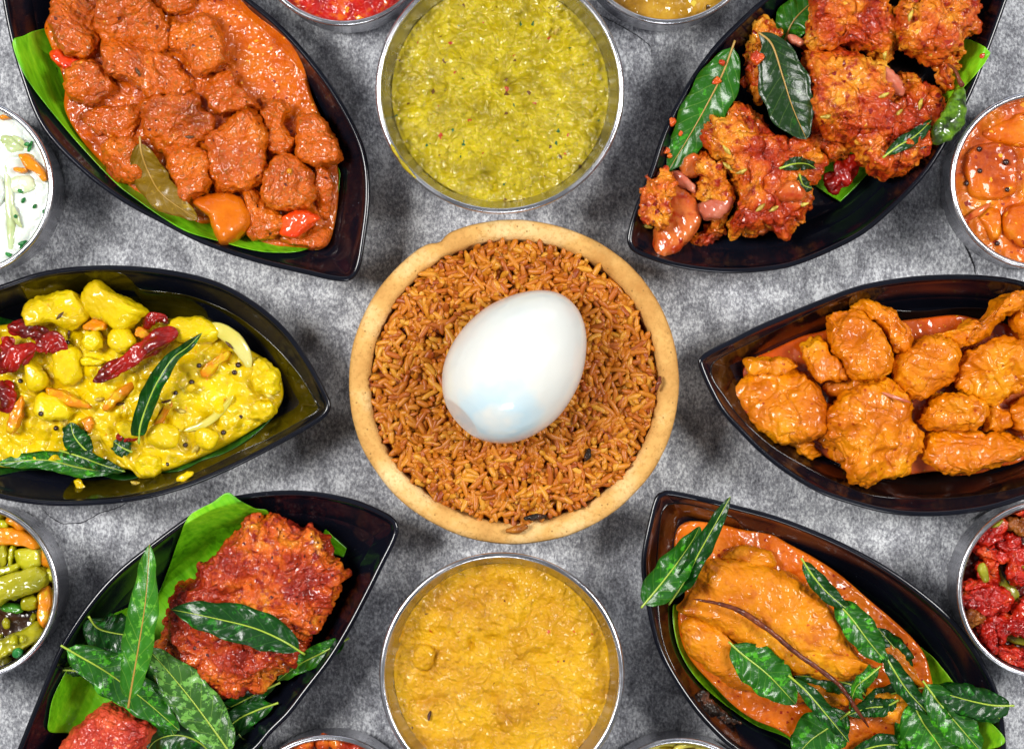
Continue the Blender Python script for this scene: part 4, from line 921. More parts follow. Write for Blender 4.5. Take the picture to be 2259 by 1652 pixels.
def chick(pts, z, h, lb, **k):
    kw = dict(amp=.0020, freq=100, fine=.0005, ffreq=360, sq=.62, view=VE, group='orange chicken pieces', grow=1.08, rag=.0010, dents=.0024, tilt=.4, crease=.0010, crfreq=55, fibre=.0004); kw.update(k)
    return blob('chicken_piece', pts, z, h, M_CHICKO, lb, 'meat', **kw)
chick([(410, 800), (450, 745), (500, 700), (620, 660), (760, 685), (860, 740), (925, 860), (920, 980), (880, 1050), (780, 1090), (650, 1080), (540, 1010), (470, 910)], .0105, .0175, 'large oval chicken piece at the left tip of the orange chicken plate', amp=.0016, freq=75)
chick([(480, 610), (600, 605), (700, 590), (755, 640), (720, 690), (600, 695), (490, 680)], .0125, .011, 'brown flap of chicken above the large left piece', sq=.5)
chick([(730, 1095), (800, 1080), (860, 1100), (893, 1160), (820, 1188), (770, 1150)], .0110, .008, 'small square chicken tail below the large left piece')
chick([(700, 1150), (730, 1140), (755, 1165), (735, 1185), (705, 1178)], .0100, .004, 'tiny chicken crumb on the plate below the left piece', dents=0, amp=.0006)
chick([(805, 545), (840, 500), (900, 500), (960, 560), (1030, 655), (1040, 710), (960, 742), (880, 740), (830, 650)], .0150, .0125, 'short finger shaped chicken piece at upper left', sq=.5)
chick([(950, 370), (1050, 340), (1150, 340), (1230, 400), (1280, 470), (1305, 560), (1290, 660), (1200, 722), (1100, 720), (1040, 650), (980, 560), (955, 460)], .0150, .0165, 'tall folded chicken piece at the top of the orange chicken heap')
chick([(1105, 300), (1190, 265), (1290, 290), (1360, 340), (1410, 430), (1432, 500), (1400, 560), (1320, 560), (1290, 480), (1220, 390), (1130, 335)], .0145, .0125, 'curved chicken piece behind the tall folded one', sq=.6)
chick([(1050, 700), (1200, 690), (1300, 640), (1310, 690), (1200, 760), (1090, 790), (1000, 820), (950, 770)], .0125, .0115, 'narrow chicken strip between upper and lower pieces')
chick([(1350, 600), (1420, 540), (1520, 488), (1620, 480), (1700, 540), (1712, 620), (1680, 720), (1600, 780), (1480, 832), (1400, 790), (1335, 700)], .0150, .0160, 'smooth oval chicken piece in the middle of the plate', amp=.0013, freq=80, dents=.001)
chick([(1560, 470), (1700, 450), (1760, 380), (1850, 370), (1900, 300), (1985, 225), (2045, 218), (2065, 290), (1990, 370), (1900, 440), (1820, 510), (1740, 530), (1700, 560)], .0170, .0125, 'chicken wing with its bone end pointing to the upper right', sq=.6, dents=.001)
chick([(1700, 650), (1760, 560), (1850, 520), (1960, 490), (2060, 500), (2110, 570), (2110, 720), (2020, 820), (1900, 872), (1800, 850), (1720, 760)], .0145, .0165, 'lumpy chicken piece below the wing near the right edge', dents=.003)
chick([(2030, 370), (2070, 300), (2150, 270), (2230, 380), (2180, 500), (2090, 500)], .0140, .0145, 'chicken piece cut by the right photo edge, above the lumpy one')
chick([(1000, 860), (1080, 800), (1180, 742), (1300, 730), (1400, 790), (1452, 880), (1440, 960), (1500, 1040), (1490, 1130), (1430, 1225), (1350, 1285), (1200, 1322), (1080, 1295), (1040, 1220), (990, 1130), (925, 1040), (945, 930)], .0115, .0195, 'biggest craggy chicken piece at the lower middle of the plate', amp=.0026, freq=85, dents=.003)
chick([(930, 920), (990, 900), (1030, 960), (1090, 1060), (1060, 1140), (980, 1170), (915, 1080)], .0135, .0125, 'ragged chicken bits hanging left of the biggest piece', amp=.0028, freq=170)
chick([(1510, 910), (1590, 830), (1700, 808), (1840, 850), (1862, 940), (1820, 1000), (1700, 1030), (1560, 1020), (1480, 965)], .0125, .0160, 'knobbly chicken piece between the biggest and the lumpy one', freq=120)
chick([(1510, 1140), (1560, 1040), (1680, 1010), (1800, 1025), (1950, 1040), (2060, 1080), (2090, 1150), (2000, 1205), (1850, 1255), (1700, 1272), (1560, 1220)], .0105, .0150, 'folded chicken piece lying low at the lower right', dents=.003)
chick([(1860, 880), (1940, 870), (2010, 940), (1990, 1040), (1900, 1030), (1850, 960)], .0115, .0120, 'shadowed chicken piece wedged under the lumpy one', dents=.003)
chick([(1990, 900), (2080, 830), (2200, 810), (2300, 900), (2250, 1010), (2110, 1045), (2010, 985)], .0125, .0150, 'chicken piece cut by the right photo edge, below the lumpy one')
tube('onion_strip', [(1270, 800, .0325), (1350, 830, .0325), (1440, 860, .031)], [.0004, .0007, .0003], M_ONIONP, 'thin onion strip on the biggest chicken piece', 'onion', view=VE, flat=.6)

# ================================================================== PLATE D: masala chicken
BAN_D = banana('banana_leaf_d', .75)
sheet('banana_leaf', [(1760, 600), (1830, 420), (1900, 230), (1935, 225), (1975, 262), (2032, 322), (2000, 380), (1950, 440), (1880, 520), (1800, 580)], PD.lay(.0010), BAN_D, 'folded green banana leaf corner at the right of the masala chicken', 'banana leaf', VD, smooth=False, thick=.0004, edge=.0004, zr=.014, rollup=.002, amp=.0006)
sheet('banana_leaf', [(1085, 1000), (1100, 860), (1300, 800), (1420, 930), (1400, 960), (1330, 1035), (1250, 1112), (1180, 1065)], PD.lay(.0012), BAN_D, 'pointed green banana leaf corner under the dried chilli', 'banana leaf', VD, smooth=False, thick=.0004, edge=.0004, zr=.010, rollup=.001, amp=.0006)
leaf('bay_leaf', [(930, 250, .0170), (980, 130, .0200), (1060, 40, .0210), (1150, -30, .0210)], 230, 'green bay leaf half hidden at the top of the masala chicken', VD, M_LEAF4, M_RIBY, fold=.1)
def mas(pts, z, h, lb, **k):
    h *= 1.18; kw = dict(amp=.0026, freq=95, fine=.0008, ffreq=420, cell=.0009, cfreq=330, sq=.70, view=VD, group='masala chicken pieces', grow=1.07, rag=.0018, dents=.0026, tilt=.4, crease=.0016, crfreq=75, fibre=.0004); kw.update(k)
    return blob('chicken_piece', pts, z, h, k.get('mat', M_MASALA) if False else M_MASALA, lb, 'meat', **kw)
mas([(1090, 10), (1130, -60), (1400, -80), (1520, 60), (1545, 180), (1540, 300), (1480, 330), (1400, 310), (1300, 270), (1180, 285), (1080, 300), (1055, 230), (1090, 140)], .0140, .0200, 'masala chicken piece at the top middle of its heap')
mas([(1560, 0), (1600, -80), (1900, -80), (2030, 0), (2000, 90), (1950, 200), (1900, 280), (1800, 340), (1700, 330), (1600, 290), (1545, 160)], .0150, .0200, 'masala chicken piece at the upper right corner of its heap')
mas([(1750, 300), (1850, 270), (1890, 360), (1860, 440), (1850, 500), (1800, 500), (1770, 420), (1720, 360)], .0140, .0120, 'small hanging masala chicken scrap below the upper right piece', freq=200)
mas([(720, 240), (780, 120), (830, 98), (900, 160), (930, 240), (880, 400), (820, 540), (740, 500), (705, 380)], .0125, .0120, 'narrow masala chicken strip behind the large dark bay leaf')
mas([(1050, 330), (1150, 295), (1320, 310), (1450, 350), (1510, 450), (1560, 560), (1640, 640), (1620, 760), (1500, 790), (1330, 770), (1200, 760), (1090, 640), (1060, 480)], .0145, .0205, 'largest masala chicken piece in the middle of its heap')
mas([(1500, 520), (1600, 420), (1700, 450), (1780, 540), (1792, 680), (1750, 820), (1680, 900), (1560, 960), (1450, 972), (1370, 900), (1300, 800), (1330, 720)], .0120, .0180, 'rounded masala chicken piece nearest the right plate rim')
mas([(1100, 660), (1220, 700), (1300, 800), (1260, 880), (1150, 860), (1080, 780)], .0095, .0110, 'dark red masala chicken bit in the gap of the heap')
mas([(480, 760), (560, 660), (680, 590), (760, 640), (900, 740), (1050, 790), (1130, 880), (1120, 960), (1080, 1040), (1065, 1140), (1000, 1235), (920, 1285), (850, 1250), (700, 1290), (640, 1290), (650, 1200), (680, 1100), (600, 960), (520, 850)], .0105, .0195, 'broad craggy masala chicken piece left of the dried chilli', freq=95)
mas([(450, 850), (540, 880), (620, 960), (640, 1090), (620, 1200), (560, 1250), (480, 1200), (450, 1050), (430, 930)], .0110, .0165, 'masala chicken piece between brown and pink onions')
mas([(150, 1060), (190, 980), (280, 955), (340, 1010), (310, 1180), (250, 1270), (200, 1260), (155, 1190)], .0225, .0090, 'masala chicken bit at the far left tip of the heap', freq=180)
mas([(400, 1330), (520, 1250), (610, 1250), (560, 1320), (470, 1390), (385, 1412)], .0085, .0080, 'thin red masala scrap at the lower left of the heap', freq=180)
def oni(pts, z, h, mat, lb, **k): return blob('onion_piece', pts, z, h, mat, lb, 'onion', view=VD, amp=.0006, freq=80, fine=.0002, sq=.55, rag=.0006, ridge=.2, crease=0, tilt=.4, fibre=.0005, **k)
oni([(325, 1015), (385, 1035), (450, 1110), (472, 1210), (440, 1300), (350, 1385), (228, 1445), (205, 1340), (235, 1220), (280, 1090)], .0135, .0120, M_ONION, 'large glossy brown onion petal at the left tip')
oni([(365, 960), (380, 880), (440, 840), (470, 870), (475, 930), (440, 985)], .0170, .0095, M_ONION, 'small brown onion petal above the large one')
oni([(465, 1130), (560, 1090), (645, 1062), (650, 1130), (600, 1195), (500, 1215)], .0195, .0095, M_ONIONP, 'pink onion petal right of the large brown one')
oni([(160, 975), (220, 950), (300, 958), (300, 985), (220, 990)], .0175, .0060, M_ONIONP, 'thin purple onion rim at the far left of the heap')
oni([(310, 955), (370, 955), (440, 1020), (445, 1075), (380, 1040), (310, 1000)], .0185, .0060, M_ONIONP, 'purplish onion sliver above the large brown petal')
oni([(1465, 370), (1540, 395), (1595, 495), (1565, 535), (1500, 480), (1475, 425)], surf(1530, 460, VD)-.0015, .0040, M_ONIONP, 'pale shiny onion scrap on the largest masala piece')
oni([(900, 1040), (990, 1000), (1050, 1060), (1040, 1110), (940, 1110), (890, 1080)], surf(980, 1060, VD)-.0035, .0065, M_ONION, 'brown layered onion end on the broad craggy piece')
oni([(730, 1250), (800, 1230), (860, 1260), (820, 1300), (740, 1292)], .0120, .0080, M_ONION, 'brown onion edge under the broad craggy piece')
oni([(960, 200), (1010, 205), (1055, 240), (1020, 262), (970, 240)], .0240, .0050, M_ONIONP, 'small onion curl between bay leaf and top masala piece')
leaf('bay_leaf', over([(795, 180, .0325), (870, 250, .0338), (930, 430, .0345), (985, 600, .0330), (1060, 770, .0300)], VD, .0014), 330, 'large shiny dark bay leaf lying on top of the masala chicken', VD, M_LEAF3, M_RIBY, fold=.08, curl=.25, peak=.55, stemout=.0, thick=.0003, n=48, wave=.0004)
leaf('bay_leaf', [(665, 225, .0290), (600, 400, .0280), (520, 560, .0265), (420, 740, .0235), (295, 945, .0210)], 270, 'green bay leaf leaning on the left rim of the masala plate', VD, M_LEAF4, M_RIBY, fold=.22, peak=.42, n=48)
leaf('curry_leaf', over([(1480, 870, .0210), (1560, 810, .0222), (1660, 750, .0222), (1750, 665, .0200)], VD, .0016), 90, 'dark curry leaf pressed on the rounded masala piece', VD, M_LEAF, fold=.2, n=26)
leaf('curry_leaf', over([(910, 930, .0185), (990, 905, .0200), (1060, 905, .0200), (1110, 930, .0190)], VD, .0014), 95, 'curled blackish leaf at the right of the broad craggy piece', VD, M_LEAF3, fold=.5, curl=.5, n=24)
leaf('curry_leaf', over([(1020, 960, .0175), (1040, 1020, .0185), (1090, 1040, .0180)], VD, .0014), 80, 'small blackish leaf scrap above the layered onion end', VD, M_LEAF3, fold=.4, n=20)
gch = tube('green_chilli', [(1905, 480, .0300), (1895, 560, .0315), (1860, 660, .0320), (1790, 750, .0315), (1735, 790, .0300)], [.0016, .0034, .0046, .0040, .0016], food('green_chilli_skin', ['#141c04', '#2c4408', '#547c10', '#74941c'], 220, (.12, .28), .4, 500, .0006, coat=.5), 'wrinkled green chilli on the right rim of the masala plate', 'chilli', view=VD, flat=.6, amp=.0012, freq=260, sides=22, n=50)
tube('stem', [(1835, 350, .0290), (1880, 390, .0310), (1905, 450, .0320), (1925, 480, .0315)], [.0005, .0006, .0007, .0012], M_STEM, view=VD, parent=gch, amp=.0002)
tube('tail', [(1735, 785, .0305), (1660, 850, .0310), (1560, 925, .0290)], [.0008, .0007, .0004], M_STEM, view=VD, parent=gch, amp=.0002)
chilli([(1165, 1040, .0150), (1215, 1000, .0165), (1280, 945, .0172), (1365, 880, .0160)], [.0030, .0040, .0036, .0022], 'wrinkled dried red chilli on the lower banana leaf corner', VD, amp=.0022, freq=230)
for x, y, an, lb in ((1635, 90, 72, 'long fennel seed on the upper right masala piece'), (1495, 300, 82, 'fennel seed between the two top masala pieces'), (1485, 525, 22, 'pale fennel seed left of the shiny onion scrap'), (1562, 625, 38, 'oval fennel seed on the rounded masala piece'),
                     (1690, 575, 75, 'fennel seed high on the rounded masala piece'), (805, 1145, 40, 'curled fennel seed at the middle of the craggy piece'), (625, 918, -40, 'fennel seed on the left of the craggy piece'), (700, 945, 20, 'fennel seed in the middle top of the craggy piece'),
                     (1038, 1125, 8, 'fennel seed at the lower right of the craggy piece'), (880, 1150, 30, 'fennel seed beside the layered onion end'), (180, 1245, -20, 'fennel seed on the far left tip bit'), (620, 830, -50, 'fennel seed under the tip of the green bay leaf'), (1170, 640, 10, 'fennel seed left on the largest masala piece')):
    z = surf(x, y, VD); seed(x, y, an, .0048, .00085, z+.0004, M_FENNEL, 'fennel_seed', lb, 'seed', VD)
for x, y, r, lb in ((320, 668, 26, 'red masala crumb on the left rim of the masala plate'), (290, 832, 22, 'orange masala crumb lower on the left rim'), (370, 740, 15, 'red crumb beside the left bay leaf edge'), (300, 862, 12, 'tiny crumb under the orange one'), (595, 350, 18, 'red crumb on the stem end of the left bay leaf'), (565, 450, 24, 'long red crumb on the left bay leaf rib'),
                    (790, 320, 40, 'red masala smear on the left edge of the large bay leaf'), (780, 455, 26, 'orange masala bit below the bay leaf smear'), (720, 450, 30, 'red masala bit left of the large bay leaf'), (740, 380, 24, 'small red masala bit beside the bay leaf'), (2030, 312, 16, 'red crumb on the right tip of the banana leaf')):
    z = surf(x, y, VD); p = [(x+r*rng.uniform(.7, 1.2)*math.cos(t), y+r*rng.uniform(.6, 1.2)*math.sin(t)) for t in np.linspace(0, 6.28, 8)[:-1]]
    blob('masala_crumb', p, z-.0004, .0012+r*.00003, M_CRUMB, lb, 'crumb', view=VD, amp=.0006, freq=500, fine=.0002, res=.0003)

# ================================================================== PLATE C: red fried chicken
BAN_C = banana('banana_leaf_c', -.62)
def zC(x, y):
    # rises over the plate rim at its top end
    q = P(*VC((1340, 110, .03))); d = np.hypot(x-q[0], y-q[1]); return PC.z(x, y)+.0012+.0065*np.exp(-(d/.020)**2)
sheet('banana_leaf', [(1282, 92), (1345, 130), (1420, 180), (1490, 215), (1400, 420), (1250, 700), (1050, 1000), (800, 1250), (600, 1400), (470, 1500), (410, 1470), (350, 1450), (272, 1420), (280, 1330), (305, 1230), (350, 1130), (400, 1045), (500, 920), (590, 800), (660, 760), (745, 732), (800, 720), (850, 670), (900, 560), (960, 430), (1010, 330), (1065, 225), (1130, 180), (1200, 145)],
      zC, BAN_C, 'long bright banana leaf strip under the red fried chicken', 'banana leaf', VC, thick=.0004, amp=.0007, freq=70, edge=.0004, zr=.018, rollup=.0012)
sheet('banana_leaf', [(1790, 300), (1830, 350), (1905, 420), (1885, 470), (1830, 450), (1750, 380)], PC.lay(.0012), BAN_C, 'tiny banana leaf corner behind the right of the fried chicken', 'banana leaf', VC, smooth=False, thick=.0004, edge=.0003, zr=.015)
FR1 = [(1330, 310), (1385, 240), (1460, 215), (1560, 228), (1640, 265), (1720, 280), (1800, 335), (1855, 400), (1885, 480), (1905, 545), (1880, 600), (1880, 650), (1835, 720), (1790, 830), (1730, 930), (1650, 1010), (1570, 1090), (1480, 1165), (1400, 1190), (1330, 1200), (1235, 1215), (1150, 1145), (1040, 1080), (940, 1010), (858, 935), (930, 820), (955, 720), (962, 620), (1065, 580), (1150, 470), (1250, 390)]
blob('fried_chicken', FR1, .0095, .0235, M_FRIED, 'large crusty red fried chicken piece on the banana leaf', 'fried chicken', view=VC, amp=.0030, freq=75, fine=.0009, ffreq=420, cell=.0010, cfreq=330, sq=.55, rag=.0018, dents=.0030, tilt=.05, ridge=.7, crease=.0014, crfreq=55, fibre=.0006)
blob('fried_chicken', [(600, 1258), (720, 1305), (865, 1380), (835, 1450), (805, 1518), (790, 1650), (600, 1720), (400, 1680), (335, 1518), (370, 1450), (450, 1365), (530, 1300)], .0095, .0200, M_FRIED2, 'smaller pinkish fried chicken piece cut by the bottom edge', 'fried chicken', view=VC, amp=.0010, freq=90, fine=.0010, ffreq=430, cell=.0008, cfreq=360, sq=.62, rag=.0006, tilt=.05)
LZ = .034
leaf('curry_leaf', [(1925, 905, .0240), (1780, 985, .0225), (1650, 1050, .0195), (1530, 1140, .0165)], 130, 'light green curry leaf reaching the right rim beside the fried chicken', VC, M_LEAF2, fold=.35, peak=.4)
leaf('curry_leaf', [(1545, 1150, .0170), (1400, 1220, .0165), (1260, 1290, .0160), (1120, 1330, .0160)], 110, 'dark curry leaf under the lower edge of the fried chicken', VC, M_LEAF, fold=.3)
leaf('curry_leaf', [(1535, 1262, .0215), (1400, 1310, .0185), (1290, 1370, .0165), (1150, 1520, .0150)], 150, 'curry leaf with a raised yellow stalk below the fried chicken', VC, M_LEAF, fold=.35)
leaf('curry_leaf', [(1180, 1560, .0165), (1100, 1480, .0185), (980, 1440, .0180), (860, 1470, .0160), (790, 1560, .0150)], 210, 'dark curry leaf at the bottom edge between the fried pieces', VC, M_LEAF, fold=.25)
leaf('curry_leaf', [(1450, 1600, .0140), (1350, 1480, .0150), (1280, 1380, .0155), (1220, 1260, .0160)], 200, 'dark curry leaf under the large mottled one, at its right', VC, M_LEAF, fold=.15)
leaf('curry_leaf', [(488, 785, .0300), (540, 850, .0265), (640, 880, .0240), (800, 900, .0215)], 250, 'dark curry leaf with hooked stalk behind the upright one', VC, M_LEAF, fold=.15)
leaf('curry_leaf', [(330, 1082, .0215), (400, 1085, .0215), (520, 1110, .0205)], 60, 'tiny narrow leaf tip at the left rim of the fried chicken plate', VC, M_LEAF3, fold=.3, n=20)
leaf('curry_leaf', [(335, 945, .0310), (430, 1000, .0295), (600, 1100, .0275), (800, 1250, .0265), (990, 1415, .0250)], 270, 'large shiny curry leaf slanting from the left rim', VC, M_LEAF2, fold=.20, curl=.2, peak=.42, n=48)
leaf('curry_leaf', [(845, 1020, .0200), (860, 1150, .0215), (900, 1300, .0205), (960, 1440, .0180)], 230, 'green curry leaf showing between the large slanting and mottled ones', VC, M_LEAF2, fold=.2)
leaf('curry_leaf', [(707, 1290, .0335), (730, 1150, .0350), (765, 950, .0372), (805, 680, .0390), (825, 388, .0370)], 190, 'tall pale green curry leaf standing upright and folded', VC, leafmat('curry_leaf_pale', '#1c6410', '#64a830', '#a8cc50', .5), M_RIBY, fold=.6, peak=.42, n=48)
leaf('curry_leaf', [(1290, 1570, .0270), (1200, 1440, .0285), (1060, 1250, .0300), (920, 1080, .0310), (808, 958, .0310)], 300, 'large mottled curry leaf in front at the bottom', VC, leafmat('curry_leaf_mottled', '#103c0c', '#6ca444', '#a4cc58', .85), fold=.12, curl=.25, peak=.42, n=48)
leaf('curry_leaf', over([(1680, 995, .0310), (1560, 920, .0350), (1400, 850, .0362), (1200, 800, .0360), (1060, 770, .0350), (945, 748, .0310)], VC, .0025), 240, 'shiny curry leaf lying across the red fried chicken', VC, M_LEAF, fold=.22, curl=.15, peak=.42, n=48)

# ================================================================== PLATE F: fillet curry
BAN_F = banana('banana_leaf_f', .7, '#2c6804', '#6cac10', '#98cc20')
sheet('sauce_film', [(235, 300), (260, 180), (330, 150), (450, 170), (640, 230), (720, 300), (900, 400), (500, 1000), (430, 1230), (600, 1400), (700, 1518), (600, 1440), (440, 1240), (330, 1080), (250, 880), (225, 600)], PF.lay(.00035), M_FILM_BROWN, 'dark brown sauce film at the upper left tip of the fillet plate', 'sauce', VF, thick=.0003, amp=.0001, edge=.0004, zr=.012)
sheet('banana_leaf', [(318, 745), (345, 720), (500, 800), (900, 700), (1500, 850), (1730, 985), (1820, 1080), (1910, 1200), (2000, 1300), (2105, 1420), (2085, 1465), (2020, 1500), (1800, 1600), (1400, 1640), (1150, 1580), (1015, 1510), (950, 1460), (800, 1400), (690, 1330), (560, 1230), (440, 1110), (360, 980), (325, 860)],
      PF.lay(.0012), BAN_F, 'green banana leaf crescent under the fillet curry', 'banana leaf', VF, thick=.0004, amp=.0005, freq=60, edge=.0004, zr=.013, rollup=.0015)
sheet('curry_gravy', [(330, 400), (345, 310), (390, 270), (460, 262), (600, 282), (720, 310), (860, 332), (970, 390), (1100, 460), (1250, 560), (1400, 690), (1520, 790), (1640, 900), (1715, 1000), (1755, 1140), (1780, 1300), (1850, 1500), (1750, 1640), (1400, 1650), (1150, 1570), (1010, 1480), (900, 1410), (760, 1350), (650, 1270), (540, 1160), (430, 1040), (365, 920), (350, 780), (390, 660), (345, 540)],
      PF.mound(.0150, .0180, P(*VF((900, 900, .015)))[:2], .06), M_GRAVYF, 'smooth orange gravy with red specks round the fillet', 'gravy', VF, zr=.0155, thick=.0016, amp=.0022, freq=75, edge=.0020, fine=.0004, crease=.0004, crfreq=50)
def fil(pts, z, h, lb, **k):
    kw = dict(amp=.0014, freq=75, fine=.00045, ffreq=300, sq=.58, view=VF, rag=.0008, tilt=.05, dents=.0012, ridge=.5, crease=.0004, crfreq=50, fibre=.0004); kw.update(k); return blob('fish_fillet', pts, z, h, M_FILLET, lb, 'fish', **kw)
fil([(450, 500), (560, 470), (700, 478), (840, 505), (950, 548), (1080, 620), (1175, 690), (1240, 790), (1300, 900), (1355, 1010), (1442, 1070), (1350, 1120), (1200, 1132), (1050, 1112), (900, 1050), (760, 975), (600, 880), (470, 800), (350, 745), (410, 640)], .0125, .0195, 'long orange fillet lying along the plate under a dry stem')
fil([(348, 820), (430, 770), (540, 800), (640, 900), (760, 1000), (900, 1090), (1100, 1150), (1250, 1200), (1280, 1270), (1100, 1260), (900, 1230), (740, 1200), (620, 1150), (500, 1070), (400, 970)], .0115, .0150, 'lower fold of the fillet along the banana leaf')
fil([(590, 470), (620, 422), (720, 392), (850, 420), (885, 505), (780, 520), (680, 500)], .0150, .0090, 'small flake of fillet behind the long one')
fil([(1380, 1180), (1500, 1180), (1620, 1230), (1680, 1330), (1600, 1400), (1450, 1330)], .0130, .0110, 'reddish fillet piece mostly hidden under curry leaves')
fil([(1460, 870), (1560, 950), (1640, 1050), (1690, 1160), (1620, 1150), (1540, 1060), (1470, 970)], .0125, .0075, 'pink gravy coated fillet strip beside the right leaves', dents=0, amp=.0006)
tube('dry_twig', over([(430, 690, .0305), (560, 712, .0350), (690, 755, .0352), (850, 860, .0355), (1000, 985, .0350), (1150, 1090, .0345), (1250, 1175, .0335), (1330, 1290, .0320), (1405, 1400, .0265)], VF, .0008), [.0005, .0007, .0011, .0010, .0009, .0009, .0008, .0008, .0005], M_STEM, 'long dry brown stem running diagonally over the fillet', 'stem', view=VF, n=90, amp=.0004, freq=420)
def fl(path, w, lb, mat=M_LEAF, **k): return leaf('curry_leaf', path, w, lb, VF, mat, **k)
fl([(1650, 1120, .0170), (1600, 1050, .0185), (1560, 980, .0190), (1450, 850, .0200)], 140, 'dark curry leaf behind the crinkled one on the right', fold=.2)
fl([(1400, 1230, .0190), (1300, 1160, .0205), (1130, 1125, .0235), (990, 1110, .0240)], 150, 'dark curry leaf crossing under the dry stem', fold=.25)
fl([(1700, 1180, .0200), (1580, 1200, .0220), (1450, 1240, .0230), (1330, 1300, .0220)], 130, 'dark curry leaf in the tangle right of the stem', fold=.3)
fl([(1570, 1245, .0265), (1500, 1280, .0240), (1400, 1290, .0230), (1290, 1330, .0225)], 120, 'curry leaf with a raised yellow stalk by the stem end', fold=.3)
fl([(1300, 1310, .0225), (1180, 1400, .0225), (1080, 1470, .0215), (1000, 1560, .0195)], 300, 'broad mottled curry leaf at the bottom left of the tangle', M_LEAF2, fold=.12)
fl([(1560, 1320, .0220), (1600, 1400, .0225), (1660, 1500, .0215), (1720, 1580, .0200)], 170, 'curry leaf pointing straight down at the bottom edge', M_LEAF2, fold=.3)
fl([(1280, 1560, .0190), (1450, 1500, .0205), (1600, 1500, .0200), (1720, 1560, .0190)], 140, 'curry leaf lying flat along the bottom photo edge', M_LEAF, fold=.2)
fl([(1640, 1230, .0235), (1690, 1350, .0250), (1780, 1480, .0245), (1860, 1600, .0230)], 330, 'big bright curry leaf hanging down to the bottom edge', M_LEAF2, fold=.15, n=44)
fl([(1700, 1140, .0245), (1790, 1260, .0262), (1900, 1390, .0262), (2020, 1530, .0250)], 230, 'bright pointed curry leaf slanting to the lower right corner', M_LEAF2, fold=.35, n=44)
fl([(1740, 1180, .0240), (1900, 1230, .0262), (2050, 1300, .0275), (2140, 1360, .0265)], 190, 'curry leaf crossing the right plate rim, lower one', M_LEAF, fold=.3)
fl([(2205, 1278, .0300), (2080, 1275, .0310), (1920, 1240, .0290), (1760, 1190, .0250)], 190, 'curry leaf crossing the right plate rim, with orange stalk', M_LEAF, fold=.35)
fl([(1030, 465, .0290), (1100, 570, .0305), (1180, 660, .0315), (1300, 760, .0310)], 110, 'upper crinkled curry leaf along the right side of the fillet', M_LEAF, fold=.45, wave=.0012)
fl([(1200, 680, .0300), (1310, 800, .0315), (1400, 920, .0310), (1500, 1040, .0290)], 190, 'middle crinkled curry leaf along the right side of the fillet', M_LEAF2, fold=.3, wave=.0014)
fl([(1470, 960, .0285), (1540, 1080, .0290), (1620, 1200, .0275), (1740, 1330, .0255)], 120, 'lower narrow curry leaf continuing the crinkled row', M_LEAF, fold=.4)
fl([(1470, 1060, .0300), (1400, 1120, .0320), (1330, 1180, .0325), (1295, 1295, .0305)], 95, 'curly light green leaf beside the middle of the stem', M_LEAF2, fold=.6, wave=.0022, twist=1.6)
fl([(630, 925, .0305), (700, 990, .0300), (850, 1110, .0290), (1000, 1270, .0265)], 260, 'broad curry leaf lying on the lower fold of the fillet', M_LEAF2, fold=.14, n=44)
fl([(960, 1110, .0300), (1060, 1200, .0312), (1180, 1340, .0300), (1295, 1480, .0270)], 110, 'slim folded curry leaf pointing to the bottom', M_LEAF, fold=.5)
fl([(148, 738, .0335), (230, 640, .0345), (340, 500, .0345), (430, 370, .0340), (470, 290, .0325)], 200, 'bright folded curry leaf over the upper left plate rim', M_LEAF2, fold=.45, peak=.35, n=44)
fl([(300, 720, .0300), (380, 600, .0335), (470, 430, .0370), (560, 270, .0395), (640, 125, .0400)], 120, 'long curry leaf curling up with a thin tip at upper left', M_LEAF, fold=.5, n=44)
for pts, lb in (([(440, 1210), (500, 1190), (560, 1260), (560, 1340), (500, 1300)], 'black charred scrap on the lower left plate wall'), ([(560, 1270), (640, 1330), (690, 1370), (620, 1380), (560, 1350)], 'charred scrap beside the banana leaf')):  # stand-ins for the banana leaf's reflection, not char; label text seeds their shape
    cx_, cy_ = np.mean(pts, 0); z = PF.z(*[np.array([v]) for v in P(*VF((cx_, cy_, .015)))[:2]])[0]
    blob('reflection_char', pts, z-.0003, .003, M_REFLECTION_CHAR, lb, 'scrap', view=VF, amp=.0012, freq=330, rag=.001)

# ================================================================== SMALL BOWLS
disc_food('red_curry', BRED, .0290, M_REDC, 'bright red curry with orange oil spots in a bowl at the top edge', 'curry', .0018, 110, .0007, 420, .0004, 330)
disc_food('brown_sambar', BSAM, .0290, M_SAMBAR, 'brown lentil sambar in a bowl at the top edge', 'sambar', .0012, 110, .0004, 420)
disc_food('yogurt_raita', BRAI, .0305, M_YOGURT, 'white yogurt raita with onion, carrot and herbs', 'raita', .0016, 90, .0003, 320)
disc_food('orange_gravy', BORA, .0265, M_ORANGEB, 'glossy dark orange gravy with soft cubes and mustard seeds', 'gravy', .0014, 90, .0003, 320)
disc_food('dark_sauce', BVEG, .0215, M_DARKBASE, 'dark oily sauce at the bottom of the vegetable bowl', 'sauce', .0014, 110)
disc_food('dark_sauce', BOKR, .0225, food('okra_sauce', ['#2c0804', '#4c0c06', '#6c1008'], 90, (.1, .25), .3, 500, .0005), 'dark red sauce between the okra pieces', 'sauce', .0016, 140)
disc_food('brown_fry', BBRN, .0260, food('brown_fry_base', ['#6c2404', '#94400c', '#b85c18'], 120, (.15, .35), .6, 600, .0008), 'reddish brown fried mixture in the bowl at the bottom edge', 'fry', .0026, 140, .0008, 420, .0010, 300)
disc_food('yellow_onion_curry', BYEL, .0255, food('yellow_onion_base', ['#8c7404', '#b09408', '#c4ac14'], 120, (.12, .3), .5, 600, .0008), 'yellow onion curry in the bowl at the bottom edge', 'curry', .0026, 120, .0006, 420)
